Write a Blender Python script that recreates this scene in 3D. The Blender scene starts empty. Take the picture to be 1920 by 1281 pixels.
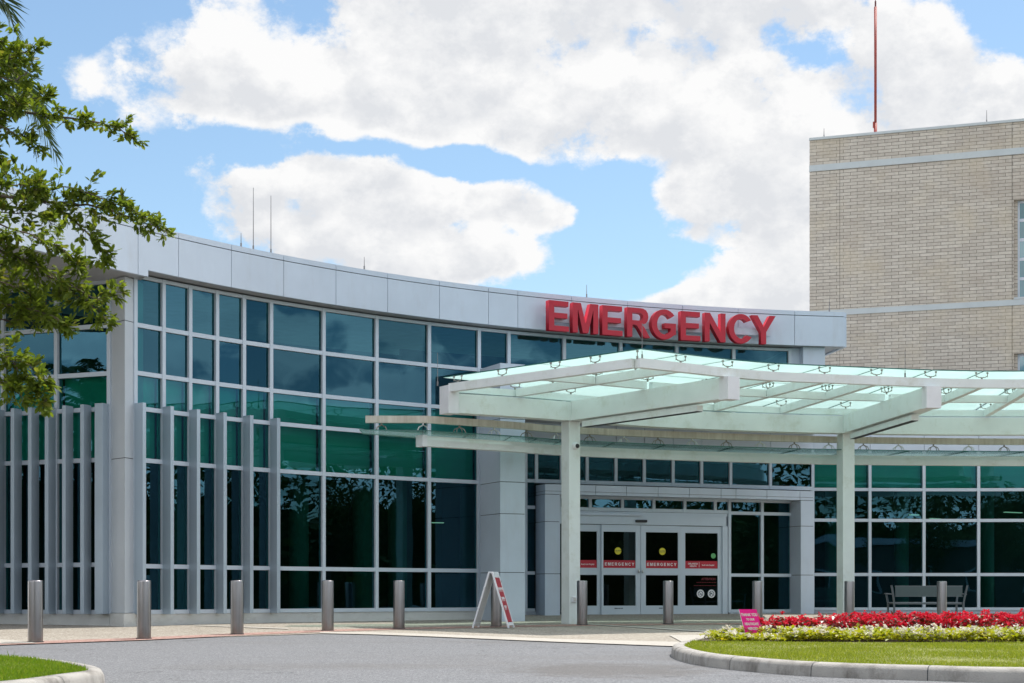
import bpy, bmesh, math, random
from mathutils import Vector, Matrix, noise as mnoise
R_ = math.radians
random.seed(11)
SC = bpy.context.scene
COL = SC.collection
F = 3000.0; HX = 960.0; HY = 1115.0       # measured focal length and principal point (1920 px wide frame)
CAMH = 1.06                                # camera height; everything is laid out relative to it and raised at the end
SUN = Vector((.34, .315, 1.0)).normalized()

# ------------------------------------------------------------------ node helpers
def new_mat(name):
    m = bpy.data.materials.new(name); m.use_nodes = True
    nt = m.node_tree; nt.nodes.clear()
    return m, nt
def N(nt, typ, **kw):
    n = nt.nodes.new(typ)
    for k, v in kw.items():
        if k.startswith('i_'):
            n.inputs[k[2:].replace('_', ' ')].default_value = v
        else: setattr(n, k, v)
    return n
def L(nt, a, b): nt.links.new(a, b)
def math_n(nt, op, a, b=None, c=None):
    n = nt.nodes.new('ShaderNodeMath'); n.operation = op
    for i, v in enumerate((a, b, c)):
        if v is None: continue
        if isinstance(v, (int, float)): n.inputs[i].default_value = v
        else: nt.links.new(v, n.inputs[i])
    return n.outputs[0]
def ramp(nt, fac, stops, interp='LINEAR'):
    n = nt.nodes.new('ShaderNodeValToRGB'); cr = n.color_ramp; cr.interpolation = interp
    while len(cr.elements) > 1: cr.elements.remove(cr.elements[-1])
    cr.elements[0].position = stops[0][0]; cr.elements[0].color = (*stops[0][1], 1)
    for p, c in stops[1:]:
        e = cr.elements.new(p); e.color = (*c, 1)
    nt.links.new(fac, n.inputs[0]); return n.outputs[0]
def obj_co(nt, scale=(1, 1, 1)):
    tc = nt.nodes.new('ShaderNodeTexCoord'); mp = nt.nodes.new('ShaderNodeMapping')
    mp.inputs['Scale'].default_value = scale
    nt.links.new(tc.outputs['Object'], mp.inputs[0]); return mp.outputs[0]
def noise(nt, co, scale, detail=4, rough=.55, dist=0):
    n = nt.nodes.new('ShaderNodeTexNoise'); n.inputs['Scale'].default_value = scale
    n.inputs['Detail'].default_value = detail; n.inputs['Roughness'].default_value = rough
    n.inputs['Distortion'].default_value = dist
    if co is not None: nt.links.new(co, n.inputs['Vector'])
    return n.outputs[0]
def mixc(nt, fac, a, b, mode='MIX'):
    n = nt.nodes.new('ShaderNodeMix'); n.data_type = 'RGBA'; n.blend_type = mode
    for sock, v in ((n.inputs[0], fac), (n.inputs[6], a), (n.inputs[7], b)):
        if isinstance(v, (int, float)): sock.default_value = v
        elif isinstance(v, tuple): sock.default_value = (*v, 1)
        else: nt.links.new(v, sock)
    return n.outputs[2]
def principled(name, color, rough=.6, metal=0., var=.12, vscale=3., bump=0., bscale=60., spec=.5, stretch=(1, 1, 1), dirt=None):
    m, nt = new_mat(name)
    out = N(nt, 'ShaderNodeOutputMaterial'); b = N(nt, 'ShaderNodeBsdfPrincipled')
    b.inputs['Roughness'].default_value = rough; b.inputs['Metallic'].default_value = metal
    b.inputs['Specular IOR Level'].default_value = spec
    co = obj_co(nt, stretch)
    f = noise(nt, co, vscale, 5)
    c0 = tuple(c * (1 - var) for c in color); c1 = tuple(min(1, c * (1 + var)) for c in color)
    c = ramp(nt, f, [(.3, c0), (.7, c1)])
    if dirt:
        d = noise(nt, obj_co(nt, dirt[1]), dirt[2], 6, .7)
        k = ramp(nt, d, [(dirt[3], (0, 0, 0)), (dirt[4], (1, 1, 1))])
        c = mixc(nt, k, c, dirt[0])
    L(nt, c, b.inputs['Base Color'])
    rr = math_n(nt, 'MULTIPLY_ADD', f, .2, rough - .1); L(nt, rr, b.inputs['Roughness'])
    if bump:
        bn = N(nt, 'ShaderNodeBump', i_Strength=bump, i_Distance=.01)
        L(nt, noise(nt, obj_co(nt), bscale, 3), bn.inputs['Height']); L(nt, bn.outputs[0], b.inputs['Normal'])
    L(nt, b.outputs[0], out.inputs[0]); return m

M = {}
M['alu'] = principled('aluminium_panel', (.54, .61, .70), .42, 0., .05, 1.2, spec=.6, dirt=((.46, .49, .53), (1, 1, .25), 1.5, .55, .95))
M['frame'] = principled('window_frame_paint', (.53, .60, .67), .4, 0., .03, 2, spec=.6)
M['alu_warm'] = principled('corner_column_panel', (.54, .58, .61), .38, 0., .04, 1, spec=.6)
M['joint'] = principled('dark_joint', (.04, .045, .05), .8)
M['soffit'] = principled('soffit_metal', (.36, .37, .39), .45, 0, .06, 1)
M['fin'] = principled('fin_metal', (.39, .47, .54), .35, .25, .04, 1)
M['plinth'] = principled('plinth_metal', (.58, .59, .57), .6, 0, .08, 2, dirt=((.36, .34, .30), (1, 1, 2.5), 2, .5, .95))
M['beam'] = principled('white_canopy_paint', (.74, .78, .77), .5, 0, .05, 1.5, dirt=((.50, .50, .40), (1, 1, 1.), 2.2, .52, .95))
M['stained'] = principled('weathered_canopy_paint', (.60, .57, .49), .65, 0, .12, 2, dirt=((.40, .36, .27), (3, 3, .2), 3., .4, .8))
M['steel'] = principled('fitting_steel', (.30, .28, .25), .4, .8, .2, 8)
M['steel_bright'] = principled('polished_clamp', (.62, .62, .60), .3, .8, .1, 8)
M['red'] = principled('sign_red_face', (.46, .009, .028), .5, 0, .06, 4)
M['redband'] = principled('door_band_red', (.46, .012, .03), .4, 0, .03, 4)
M['white'] = principled('white_lettering', (.8, .8, .8), .5, 0, .02, 4)
M['plastic'] = principled('white_plastic', (.75, .76, .78), .45, 0, .04, 4)
M['magenta'] = principled('magenta_board', (.92, .003, .30), .5, 0, .03, 4)
M['yellow'] = principled('yellow_sticker', (.75, .65, .03), .5, 0, .03, 4)
M['green'] = principled('green_sticker', (.12, .40, .14), .5, 0, .03, 4)
M['black'] = principled('black_plastic', (.015, .015, .018), .4)
M['navy'] = principled('dark_symbol', (.02, .03, .07), .5)
M['attn'] = principled('dark_red_decal', (.16, .008, .02), .5)
M['mast'] = principled('red_mast_paint', (.30, .042, .028), .5, 0, .2, 3, dirt=((.5, .3, .25), (3, 3, 3), 3, .66, .8))
M['mastdark'] = principled('dark_mast_top', (.12, .015, .015), .5)
M['rod'] = principled('lightning_rod_metal', (.25, .24, .24), .5, .6)
M['bench'] = principled('bench_grey_metal', (.11, .13, .15), .4, .4, .05, 3)
M['benchmesh'] = principled('bench_seat_mesh', (.075, .10, .11), .5, .2, .05, 3)
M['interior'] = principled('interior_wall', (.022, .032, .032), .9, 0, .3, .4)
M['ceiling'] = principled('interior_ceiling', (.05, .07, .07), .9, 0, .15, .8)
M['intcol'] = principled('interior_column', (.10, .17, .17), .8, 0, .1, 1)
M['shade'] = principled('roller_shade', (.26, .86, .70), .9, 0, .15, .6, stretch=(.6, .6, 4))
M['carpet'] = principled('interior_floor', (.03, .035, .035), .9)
M['band'] = principled('limestone_band', (.50, .54, .55), .7, 0, .06, 2, dirt=((.40, .40, .38), (1, 1, 1), 2, .55, .9))
M['roof'] = principled('roof_membrane', (.4, .4, .4), .9)
M['bark'] = principled('bark', (.13, .095, .07), .9, 0, .35, 8, bump=.6, bscale=30)
M['palmtrunk'] = principled('palm_bark', (.16, .12, .09), .9, 0, .35, 6, bump=.6, bscale=20, stretch=(1, 1, 4))

# bollard: brushed stainless steel
def brushed():
    m, nt = new_mat('brushed_stainless')
    out = N(nt, 'ShaderNodeOutputMaterial'); b = N(nt, 'ShaderNodeBsdfPrincipled')
    b.inputs['Metallic'].default_value = 1; b.inputs['Base Color'].default_value = (.4, .4, .4, 1)
    co = obj_co(nt, (1, 1, .02)); f = noise(nt, co, 30, 2)
    L(nt, math_n(nt, 'MULTIPLY_ADD', f, .04, .26), b.inputs['Roughness'])
    c = ramp(nt, f, [(.3, (.30, .285, .285)), (.7, (.38, .36, .36))])
    # grime near the foot
    tc = N(nt, 'ShaderNodeTexCoord'); sp = N(nt, 'ShaderNodeSeparateXYZ'); L(nt, tc.outputs['Object'], sp.inputs[0])
    g = noise(nt, obj_co(nt, (1, 1, .4)), 9, 5, .7)
    k = math_n(nt, 'SUBTRACT', math_n(nt, 'MULTIPLY', g, .5), sp.outputs[2])
    k = ramp(nt, k, [(.08, (0, 0, 0)), (.3, (.6, .6, .6))])
    c = mixc(nt, k, c, (.24, .19, .16)); L(nt, c, b.inputs['Base Color'])
    b.inputs['Anisotropic'].default_value = .0
    L(nt, b.outputs[0], out.inputs[0]); return m
M['steelbollard'] = brushed()

def glass_mat(name, tint, refl, gtint, wav=.012, fres=1.0, wsc=.85):
    m, nt = new_mat(name)
    out = N(nt, 'ShaderNodeOutputMaterial')
    tr = N(nt, 'ShaderNodeBsdfTransparent'); tr.inputs[0].default_value = (*tint, 1)
    gl = N(nt, 'ShaderNodeBsdfGlossy'); gl.inputs['Roughness'].default_value = .0; gl.inputs['Color'].default_value = (*gtint, 1)
    co = obj_co(nt); oi = N(nt, 'ShaderNodeObjectInfo')
    va = N(nt, 'ShaderNodeVectorMath', operation='ADD'); cm = N(nt, 'ShaderNodeCombineXYZ')
    L(nt, math_n(nt, 'MULTIPLY', oi.outputs['Random'], 37.0), cm.inputs[0]); L(nt, math_n(nt, 'MULTIPLY', oi.outputs['Random'], 91.0), cm.inputs[2])
    L(nt, co, va.inputs[0]); L(nt, cm.outputs[0], va.inputs[1])
    bn = N(nt, 'ShaderNodeBump', i_Strength=1.0, i_Distance=wav)
    L(nt, noise(nt, va.outputs[0], .85, 1, .4), bn.inputs['Height']); L(nt, bn.outputs[0], gl.inputs['Normal'])
    fr = N(nt, 'ShaderNodeFresnel', i_IOR=1.5)
    fac = math_n(nt, 'MULTIPLY_ADD', fr.outputs[0], fres, math_n(nt, 'MULTIPLY_ADD', oi.outputs['Random'], refl * .9, refl * .55))
    mx = N(nt, 'ShaderNodeMixShader'); L(nt, fac, mx.inputs[0]); L(nt, tr.outputs[0], mx.inputs[1]); L(nt, gl.outputs[0], mx.inputs[2])
    L(nt, mx.outputs[0], out.inputs[0]); return m
M['glass'] = glass_mat('tinted_curtain_wall_glass', (.17, .52, .46), .052, (.26, .70, .98), .004)
M['glassdoor'] = glass_mat('grey_door_glass', (.22, .26, .26), .015, (.6, .85, 1.0), .002)
M['glass_thin'] = glass_mat('brick_wall_window_glass', (.2, .4, .45), .12, (.7, .9, 1.0), .004)

def canopy_glass():
    m, nt = new_mat('frosted_canopy_glass')
    out = N(nt, 'ShaderNodeOutputMaterial')
    tl = N(nt, 'ShaderNodeBsdfTranslucent')
    f = noise(nt, obj_co(nt, (1, 1, 1)), .7, 5, .6)
    L(nt, ramp(nt, f, [(.3, (.64, .785, .76)), (.7, (.71, .85, .825))]), tl.inputs[0])
    tr = N(nt, 'ShaderNodeBsdfTransparent'); tr.inputs[0].default_value = (.90, .98, .96, 1)
    df = N(nt, 'ShaderNodeBsdfDiffuse'); df.inputs[0].default_value = (.7, .8, .78, 1)
    gl = N(nt, 'ShaderNodeBsdfGlossy', i_Roughness=.08); gl.inputs[0].default_value = (.9, 1, 1, 1)
    m1 = N(nt, 'ShaderNodeMixShader'); m1.inputs[0].default_value = .13; L(nt, tl.outputs[0], m1.inputs[1]); L(nt, tr.outputs[0], m1.inputs[2])
    m2 = N(nt, 'ShaderNodeMixShader'); m2.inputs[0].default_value = .1; L(nt, m1.outputs[0], m2.inputs[1]); L(nt, df.outputs[0], m2.inputs[2])
    fr = N(nt, 'ShaderNodeFresnel', i_IOR=1.45); m3 = N(nt, 'ShaderNodeMixShader')
    L(nt, math_n(nt, 'MULTIPLY', fr.outputs[0], .35), m3.inputs[0]); L(nt, m2.outputs[0], m3.inputs[1]); L(nt, gl.outputs[0], m3.inputs[2])
    L(nt, m3.outputs[0], out.inputs[0]); return m
M['canopyglass'] = canopy_glass()
def clear_glass():
    m, nt = new_mat('clear_canopy_glass')
    out = N(nt, 'ShaderNodeOutputMaterial')
    tr = N(nt, 'ShaderNodeBsdfTransparent'); tr.inputs[0].default_value = (.80, .93, .90, 1)
    tl = N(nt, 'ShaderNodeBsdfTranslucent'); tl.inputs[0].default_value = (.6, .8, .72, 1)
    gl = N(nt, 'ShaderNodeBsdfGlossy', i_Roughness=.03)
    m1 = N(nt, 'ShaderNodeMixShader'); m1.inputs[0].default_value = .07; L(nt, tr.outputs[0], m1.inputs[1]); L(nt, tl.outputs[0], m1.inputs[2])
    fr = N(nt, 'ShaderNodeFresnel', i_IOR=1.45); m3 = N(nt, 'ShaderNodeMixShader')
    L(nt, math_n(nt, 'MULTIPLY', fr.outputs[0], .5), m3.inputs[0]); L(nt, m1.outputs[0], m3.inputs[1]); L(nt, gl.outputs[0], m3.inputs[2])
    L(nt, m3.outputs[0], out.inputs[0]); return m
M['clearglass'] = clear_glass()
M['glassedge'] = principled('green_glass_edge', (.02, .12, .10), .2)

def leaf_mat(name, stops, transl=.35, rough=.45, spec=.5, tm=(1.5, 1.5, .7)):
    m, nt = new_mat(name)
    out = N(nt, 'ShaderNodeOutputMaterial'); b = N(nt, 'ShaderNodeBsdfPrincipled'); b.inputs['Roughness'].default_value = rough
    b.inputs['Specular IOR Level'].default_value = spec
    g = N(nt, 'ShaderNodeNewGeometry')
    c = ramp(nt, g.outputs['Random Per Island'], stops)
    c2 = mixc(nt, noise(nt, obj_co(nt), 2.2, 3), c, tuple(v * .75 for v in stops[len(stops) // 2][1]))
    L(nt, c2, b.inputs['Base Color'])
    t = N(nt, 'ShaderNodeBsdfTranslucent'); L(nt, mixc(nt, 1.0, c2, tm, 'MULTIPLY'), t.inputs[0])
    mx = N(nt, 'ShaderNodeMixShader'); mx.inputs[0].default_value = transl
    L(nt, b.outputs[0], mx.inputs[1]); L(nt, t.outputs[0], mx.inputs[2]); L(nt, mx.outputs[0], out.inputs[0]); return m
M['oakleaf'] = leaf_mat('oak_leaf', [(0, (.045, .080, .016)), (.5, (.10, .155, .022)), (.85, (.20, .26, .034)), (1, (.22, .18, .05))], .45, .5, .25)
M['palmleaf'] = leaf_mat('palm_leaflet', [(0, (.035, .07, .022)), (1, (.075, .12, .035))], .25, .4)
M['hedge'] = leaf_mat('background_foliage', [(0, (.03, .05, .015)), (1, (.055, .085, .022))], .2, .7, .2)
M['grass'] = leaf_mat('lawn_blade', [(0, (.15, .20, .02)), (.6, (.27, .33, .035)), (1, (.46, .42, .12))], .4, .6, .2)
M['grass2'] = leaf_mat('lush_lawn_blade', [(0, (.09, .17, .012)), (.6, (.17, .29, .018)), (1, (.36, .36, .07))], .4, .6, .2)
M['redpetal'] = leaf_mat('red_begonia_petal', [(0, (.45, .008, .025)), (.6, (.75, .02, .06)), (1, (.85, .10, .14))], .35, .6, .15, (1.2, 1, .9))
M['redleaf'] = leaf_mat('bronze_begonia_leaf', [(0, (.05, .008, .008)), (.6, (.14, .02, .014)), (1, (.10, .05, .015))], .3, .35)
M['whitepetal'] = leaf_mat('white_begonia_petal', [(0, (.84, .78, .66)), (1, (.88, .86, .80))], .3, .6, .2, (1, .98, .9))
M['limeleaf'] = leaf_mat('lime_begonia_leaf', [(0, (.20, .26, .015)), (.6, (.38, .40, .02)), (1, (.45, .34, .03))], .4, .45)

def asphalt():
    m, nt = new_mat('worn_asphalt')
    out = N(nt, 'ShaderNodeOutputMaterial'); b = N(nt, 'ShaderNodeBsdfPrincipled', i_Roughness=.9)
    co = obj_co(nt)
    v = N(nt, 'ShaderNodeTexVoronoi', i_Scale=55.0); L(nt, co, v.inputs['Vector'])
    sp = N(nt, 'ShaderNodeSeparateColor'); L(nt, v.outputs['Color'], sp.inputs[0])
    c = ramp(nt, sp.outputs[0], [(0, (.105, .108, .114)), (.6, (.155, .158, .165)), (1, (.24, .24, .245))])
    big = noise(nt, obj_co(nt, (.5, 1, 1)), .35, 6, .65)
    c = mixc(nt, ramp(nt, big, [(.52, (0, 0, 0)), (.72, (.5, .5, .5))]), c, (.11, .10, .092))
    st = noise(nt, obj_co(nt, (.4, 1.2, 1)), 1.4, 7, .75)
    c = mixc(nt, ramp(nt, st, [(.60, (0, 0, 0)), (.70, (.45, .45, .45))]), c, (.075, .068, .062))
    sx_, sy_ = 1.05, 18.6
    vm = N(nt, 'ShaderNodeVectorMath', operation='SUBTRACT'); L(nt, co, vm.inputs[0]); vm.inputs[1].default_value = (sx_, sy_, 0)
    vm2 = N(nt, 'ShaderNodeVectorMath', operation='MULTIPLY'); L(nt, vm.outputs[0], vm2.inputs[0]); vm2.inputs[1].default_value = (.75, .6, 0)
    ln_ = N(nt, 'ShaderNodeVectorMath', operation='LENGTH'); L(nt, vm2.outputs[0], ln_.inputs[0])
    k_ = math_n(nt, 'MULTIPLY_ADD', ln_.outputs['Value'], -1.0, math_n(nt, 'MULTIPLY', noise(nt, co, 1.7, 7, .75), 2.6))
    c = mixc(nt, ramp(nt, k_, [(.25, (0, 0, 0)), (.75, (.55, .55, .55))]), c, (.085, .074, .064))
    ck = N(nt, 'ShaderNodeTexVoronoi', i_Scale=.55, feature='DISTANCE_TO_EDGE'); wv_ = N(nt, 'ShaderNodeVectorMath', operation='ADD'); L(nt, co, wv_.inputs[0])
    wn_ = N(nt, 'ShaderNodeTexNoise', i_Scale=1.5); L(nt, co, wn_.inputs['Vector']); ws_ = N(nt, 'ShaderNodeVectorMath', operation='SCALE'); ws_.inputs['Scale'].default_value = 1.2; L(nt, wn_.outputs['Color'], ws_.inputs[0]); L(nt, ws_.outputs[0], wv_.inputs[1]); L(nt, wv_.outputs[0], ck.inputs['Vector'])
    crk = math_n(nt, 'MULTIPLY', math_n(nt, 'LESS_THAN', ck.outputs['Distance'], .006), math_n(nt, 'GREATER_THAN', noise(nt, co, .3, 2), .54))
    c = mixc(nt, math_n(nt, 'MULTIPLY', crk, .6), c, (.05, .05, .05))
    L(nt, c, b.inputs['Base Color'])
    bn = N(nt, 'ShaderNodeBump', i_Strength=.6, i_Distance=.01); L(nt, v.outputs['Distance'], bn.inputs['Height']); L(nt, bn.outputs[0], b.inputs['Normal'])
    L(nt, b.outputs[0], out.inputs[0]); return m
M['asphalt'] = asphalt()
def aggregate(name, base, dark, lite, sc=70, brick=None):
    m, nt = new_mat(name)
    out = N(nt, 'ShaderNodeOutputMaterial'); b = N(nt, 'ShaderNodeBsdfPrincipled', i_Roughness=.85)
    co = obj_co(nt)
    v = N(nt, 'ShaderNodeTexVoronoi', i_Scale=sc); L(nt, co, v.inputs['Vector'])
    sp = N(nt, 'ShaderNodeSeparateColor'); L(nt, v.outputs['Color'], sp.inputs[0])
    c = ramp(nt, sp.outputs[0], [(0, dark), (.5, base), (1, lite)])
    big = noise(nt, obj_co(nt), .8, 6, .7)
    c = mixc(nt, ramp(nt, big, [(.45, (0, 0, 0)), (.75, (.4, .4, .4))]), c, dark)
    L(nt, c, b.inputs['Base Color']); L(nt, b.outputs[0], out.inputs[0])
    bn = N(nt, 'ShaderNodeBump', i_Strength=.4, i_Distance=.006); L(nt, v.outputs['Distance'], bn.inputs['Height']); L(nt, bn.outputs[0], b.inputs['Normal'])
    return m
M['paving'] = aggregate('exposed_aggregate_paving', (.30, .265, .215), (.17, .145, .115), (.46, .42, .36), 40)
M['pink'] = aggregate('pink_paver', (.34, .20, .165), (.22, .115, .09), (.45, .31, .27), 22)
M['concrete'] = aggregate('pale_concrete', (.42, .39, .34), (.33, .30, .26), (.48, .45, .40), 60)
M['kerb'] = principled('kerb_concrete', (.36, .34, .31), .85, 0, .12, 3, bump=.5, bscale=60, dirt=((.12, .105, .09), (1.2, 1.2, .6), 2.6, .47, .72))
M['soil'] = principled('turf_soil', (.17, .18, .04), .95, 0, .3, 5)
M['mulch'] = principled('bed_mulch', (.06, .04, .025), .95, 0, .4, 20)

def brick():
    m, nt = new_mat('tan_brick')
    out = N(nt, 'ShaderNodeOutputMaterial'); b = N(nt, 'ShaderNodeBsdfPrincipled', i_Roughness=.85)
    uv = N(nt, 'ShaderNodeUVMap')
    bt = N(nt, 'ShaderNodeTexBrick', i_Scale=1.0)
    bt.offset = .5; bt.inputs['Mortar Size'].default_value = .0085; bt.inputs['Mortar Smooth'].default_value = .1
    bt.inputs['Brick Width'].default_value = .46; bt.inputs['Row Height'].default_value = .1125
    bt.inputs['Color1'].default_value = (.49, .435, .37, 1); bt.inputs['Color2'].default_value = (.60, .545, .47, 1); bt.inputs['Mortar'].default_value = (.19, .17, .145, 1)
    bt.inputs['Bias'].default_value = -.1
    L(nt, uv.outputs[0], bt.inputs['Vector'])
    big = noise(nt, uv.outputs[0], .5, 4, .6)
    c = mixc(nt, ramp(nt, big, [(.5, (0, 0, 0)), (.66, (.5, .5, .5))]), bt.outputs[0], (.53, .45, .33))
    b2 = noise(nt, uv.outputs[0], .23, 5, .7)
    c = mixc(nt, ramp(nt, b2, [(.55, (0, 0, 0)), (.7, (.45, .45, .45))]), c, (.40, .33, .265))
    c = mixc(nt, 1.0, c, ramp(nt, noise(nt, uv.outputs[0], 9, 4), [(.3, (.88, .88, .88)), (.7, (1.08, 1.08, 1.08))]), 'MULTIPLY')
    L(nt, c, b.inputs['Base Color'])
    bn = N(nt, 'ShaderNodeBump', i_Strength=.5, i_Distance=.01); bn.invert = True; L(nt, bt.outputs['Fac'], bn.inputs['Height']); L(nt, bn.outputs[0], b.inputs['Normal'])
    L(nt, b.outputs[0], out.inputs[0]); return m
M['brick'] = brick()

# ------------------------------------------------------------------ object helpers
def tag(o, label=None, cat=None, group=None, kind=None):
    if label: o['label'] = label
    if cat: o['category'] = cat
    if group: o['group'] = group
    if kind: o['kind'] = kind
    return o
def thing(name, label, cat, loc=(0, 0, 0), rz=0, group=None):
    o = bpy.data.objects.new(name, None); COL.objects.link(o); o.location = loc; o.rotation_euler = (0, 0, rz)
    o.empty_display_size = .3
    return tag(o, label, cat, group)
def root_of(o):
    while o.parent: o = o.parent
    return o
class MB:
    def __init__(s): s.v = []; s.f = []; s.uv = None; s.mi = []; s.cur = 0
    def hexa(s, p):   # p: 4 bottom + 4 top
        b = len(s.v); s.v += [tuple(q) for q in p]
        for f in ((0, 3, 2, 1), (4, 5, 6, 7), (0, 1, 5, 4), (1, 2, 6, 5), (2, 3, 7, 6), (3, 0, 4, 7)):
            s.f.append(tuple(b + i for i in f)); s.mi.append(s.cur)
        return s
    def box(s, c, d, rz=0):
        x, y, z = c; a, b_, h = d[0] / 2, d[1] / 2, d[2] / 2; ca, sa = math.cos(rz), math.sin(rz)
        q = [(x + u * ca - v * sa, y + u * sa + v * ca) for u, v in ((-a, -b_), (a, -b_), (a, b_), (-a, b_))]
        return s.hexa([(px, py, z - h) for px, py in q] + [(px, py, z + h) for px, py in q])
    def wall(s, P, Q, z0, z1, o0, o1, z0b=None):   # box along P->Q; o = offset towards the viewer's side
        dx, dy = Q[0] - P[0], Q[1] - P[1]; l = math.hypot(dx, dy) or 1; nx, ny = dy / l, -dx / l
        q = [(P[0] + nx * o1, P[1] + ny * o1), (Q[0] + nx * o1, Q[1] + ny * o1), (Q[0] + nx * o0, Q[1] + ny * o0), (P[0] + nx * o0, P[1] + ny * o0)]
        zz = [z0, z0 if z0b is None else z0b]; zz = [zz[0], zz[1], zz[1], zz[0]]
        return s.hexa([(a, b, z) for (a, b), z in zip(q, zz)] + [(a, b, z1) for a, b in q])
    def prism(s, pts, z0, z1, closed_caps=True):
        b = len(s.v); n = len(pts)
        z0l = z0 if isinstance(z0, (list, tuple)) else [z0] * n
        s.v += [(x, y, z) for (x, y), z in zip(pts, z0l)] + [(x, y, z1) for x, y in pts]
        for i in range(n):
            j = (i + 1) % n; s.f.append((b + i, b + j, b + n + j, b + n + i)); s.mi.append(s.cur)
        if closed_caps:
            s.f.append(tuple(b + i for i in reversed(range(n)))); s.mi.append(s.cur)
            s.f.append(tuple(b + n + i for i in range(n))); s.mi.append(s.cur)
        return s
    def quad(s, a, b, c, d):
        k = len(s.v); s.v += [tuple(a), tuple(b), tuple(c), tuple(d)]; s.f.append((k, k + 1, k + 2, k + 3)); s.mi.append(s.cur); return s
    def tri(s, a, b, c):
        k = len(s.v); s.v += [tuple(a), tuple(b), tuple(c)]; s.f.append((k, k + 1, k + 2)); s.mi.append(s.cur); return s
    def tube(s, path, rads, n=8, cap=True):
        path = [Vector(p) for p in path]
        if isinstance(rads, (int, float)): rads = [rads] * len(path)
        b = len(s.v); up = None
        for i, p in enumerate(path):
            t = (path[min(i + 1, len(path) - 1)] - path[max(i - 1, 0)]).normalized()
            if up is None: up = Vector((0, 0, 1)) if abs(t.z) < .9 else Vector((1, 0, 0))
            x = t.cross(up).normalized(); y = x.cross(t).normalized(); up = y
            for k in range(n):
                a = 2 * math.pi * k / n; s.v.append(tuple(p + (x * math.cos(a) + y * math.sin(a)) * rads[i]))
        for i in range(len(path) - 1):
            for k in range(n):
                k2 = (k + 1) % n
                s.f.append((b + i * n + k, b + i * n + k2, b + (i + 1) * n + k2, b + (i + 1) * n + k)); s.mi.append(s.cur)
        if cap:
            s.f.append(tuple(b + k for k in reversed(range(n)))); s.mi.append(s.cur)
            e = b + (len(path) - 1) * n; s.f.append(tuple(e + k for k in range(n))); s.mi.append(s.cur)
        return s
    def lathe(s, prof, c=(0, 0, 0), n=32):
        b = len(s.v)
        for r, z in prof:
            for k in range(n):
                a = 2 * math.pi * k / n; s.v.append((c[0] + r * math.cos(a), c[1] + r * math.sin(a), c[2] + z))
        for i in range(len(prof) - 1):
            for k in range(n):
                k2 = (k + 1) % n; s.f.append((b + i * n + k, b + i * n + k2, b + (i + 1) * n + k2, b + (i + 1) * n + k)); s.mi.append(s.cur)
        s.f.append(tuple(b + (len(prof) - 1) * n + k for k in range(n))); s.mi.append(s.cur)
        return s
    def build(s, name, mat, parent=None, smooth=False, bevel=0, uvs=None, org=None):
        me = bpy.data.meshes.new(name)
        off = Vector(root_of(parent).location) if parent is not None else Vector((0, 0, 0))
        if org is not None: off = Vector(org)
        me.from_pydata([(v[0] - off.x, v[1] - off.y, v[2] - off.z) for v in s.v] if off.length else s.v, [], s.f)
        mats = mat if isinstance(mat, (list, tuple)) else [mat]
        for m in mats: me.materials.append(m)
        if len(mats) > 1: me.polygons.foreach_set('material_index', s.mi)
        if smooth: me.polygons.foreach_set('use_smooth', [True] * len(me.polygons))
        if uvs:
            ul = me.uv_layers.new(name='UVMap'); k = 0
            for fuv in uvs:
                for u in fuv: ul.data[k].uv = u; k += 1
        me.update()
        o = bpy.data.objects.new(name, me); COL.objects.link(o)
        if org is not None: o.location = org
        if parent is not None: o.parent = parent
        if bevel:
            bm = o.modifiers.new('bevel', 'BEVEL'); bm.width = bevel; bm.segments = 2; bm.limit_method = 'ANGLE'
        return o
def curve_mesh(name, splines, ext, mat, parent, matrix, bevel=0):
    """filled, extruded outlines; matrix maps the local xy plane into the world"""
    cu = bpy.data.curves.new(name, 'CURVE'); cu.dimensions = '2D'; cu.fill_mode = 'BOTH'; cu.extrude = ext / 2; cu.bevel_depth = bevel
    for pts in splines:
        sp = cu.splines.new('POLY'); sp.points.add(len(pts) - 1); sp.use_cyclic_u = True
        for p, q in zip(sp.points, pts): p.co = (q[0], q[1], 0, 1)
    return _from_curve(name, cu, mat, parent, matrix)
def _from_curve(name, cu, mat, parent, matrix):
    tmp = bpy.data.objects.new('tmp', cu); COL.objects.link(tmp)
    dg = bpy.context.evaluated_depsgraph_get(); me = bpy.data.meshes.new_from_object(tmp.evaluated_get(dg))
    bpy.data.objects.remove(tmp)
    mm = matrix.copy()
    if parent is not None: mm = Matrix.Translation(-Vector(root_of(parent).location)) @ mm
    me.transform(mm); me.materials.clear(); me.materials.append(mat); me.name = name
    o = bpy.data.objects.new(name, me); COL.objects.link(o)
    if parent is not None: o.parent = parent
    return o
def text_mesh(name, body, size, mat, parent, matrix, ext=.003, bold=.0, align='CENTER', sx=1.):
    cu = bpy.data.curves.new(name, 'FONT'); cu.body = body; cu.size = size; cu.extrude = ext; cu.offset = bold; cu.align_x = align; cu.align_y = 'CENTER'
    return _from_curve(name, cu, mat, parent, matrix @ Matrix.Diagonal((sx, 1, 1, 1)))
def plane_matrix(p, t, z, n):  # local x -> t, local y -> up, local z -> n (towards viewer)
    return Matrix(((t[0], 0, n[0], p[0]), (t[1], 0, n[1], p[1]), (0, 1, 0, z), (0, 0, 0, 1)))

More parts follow.
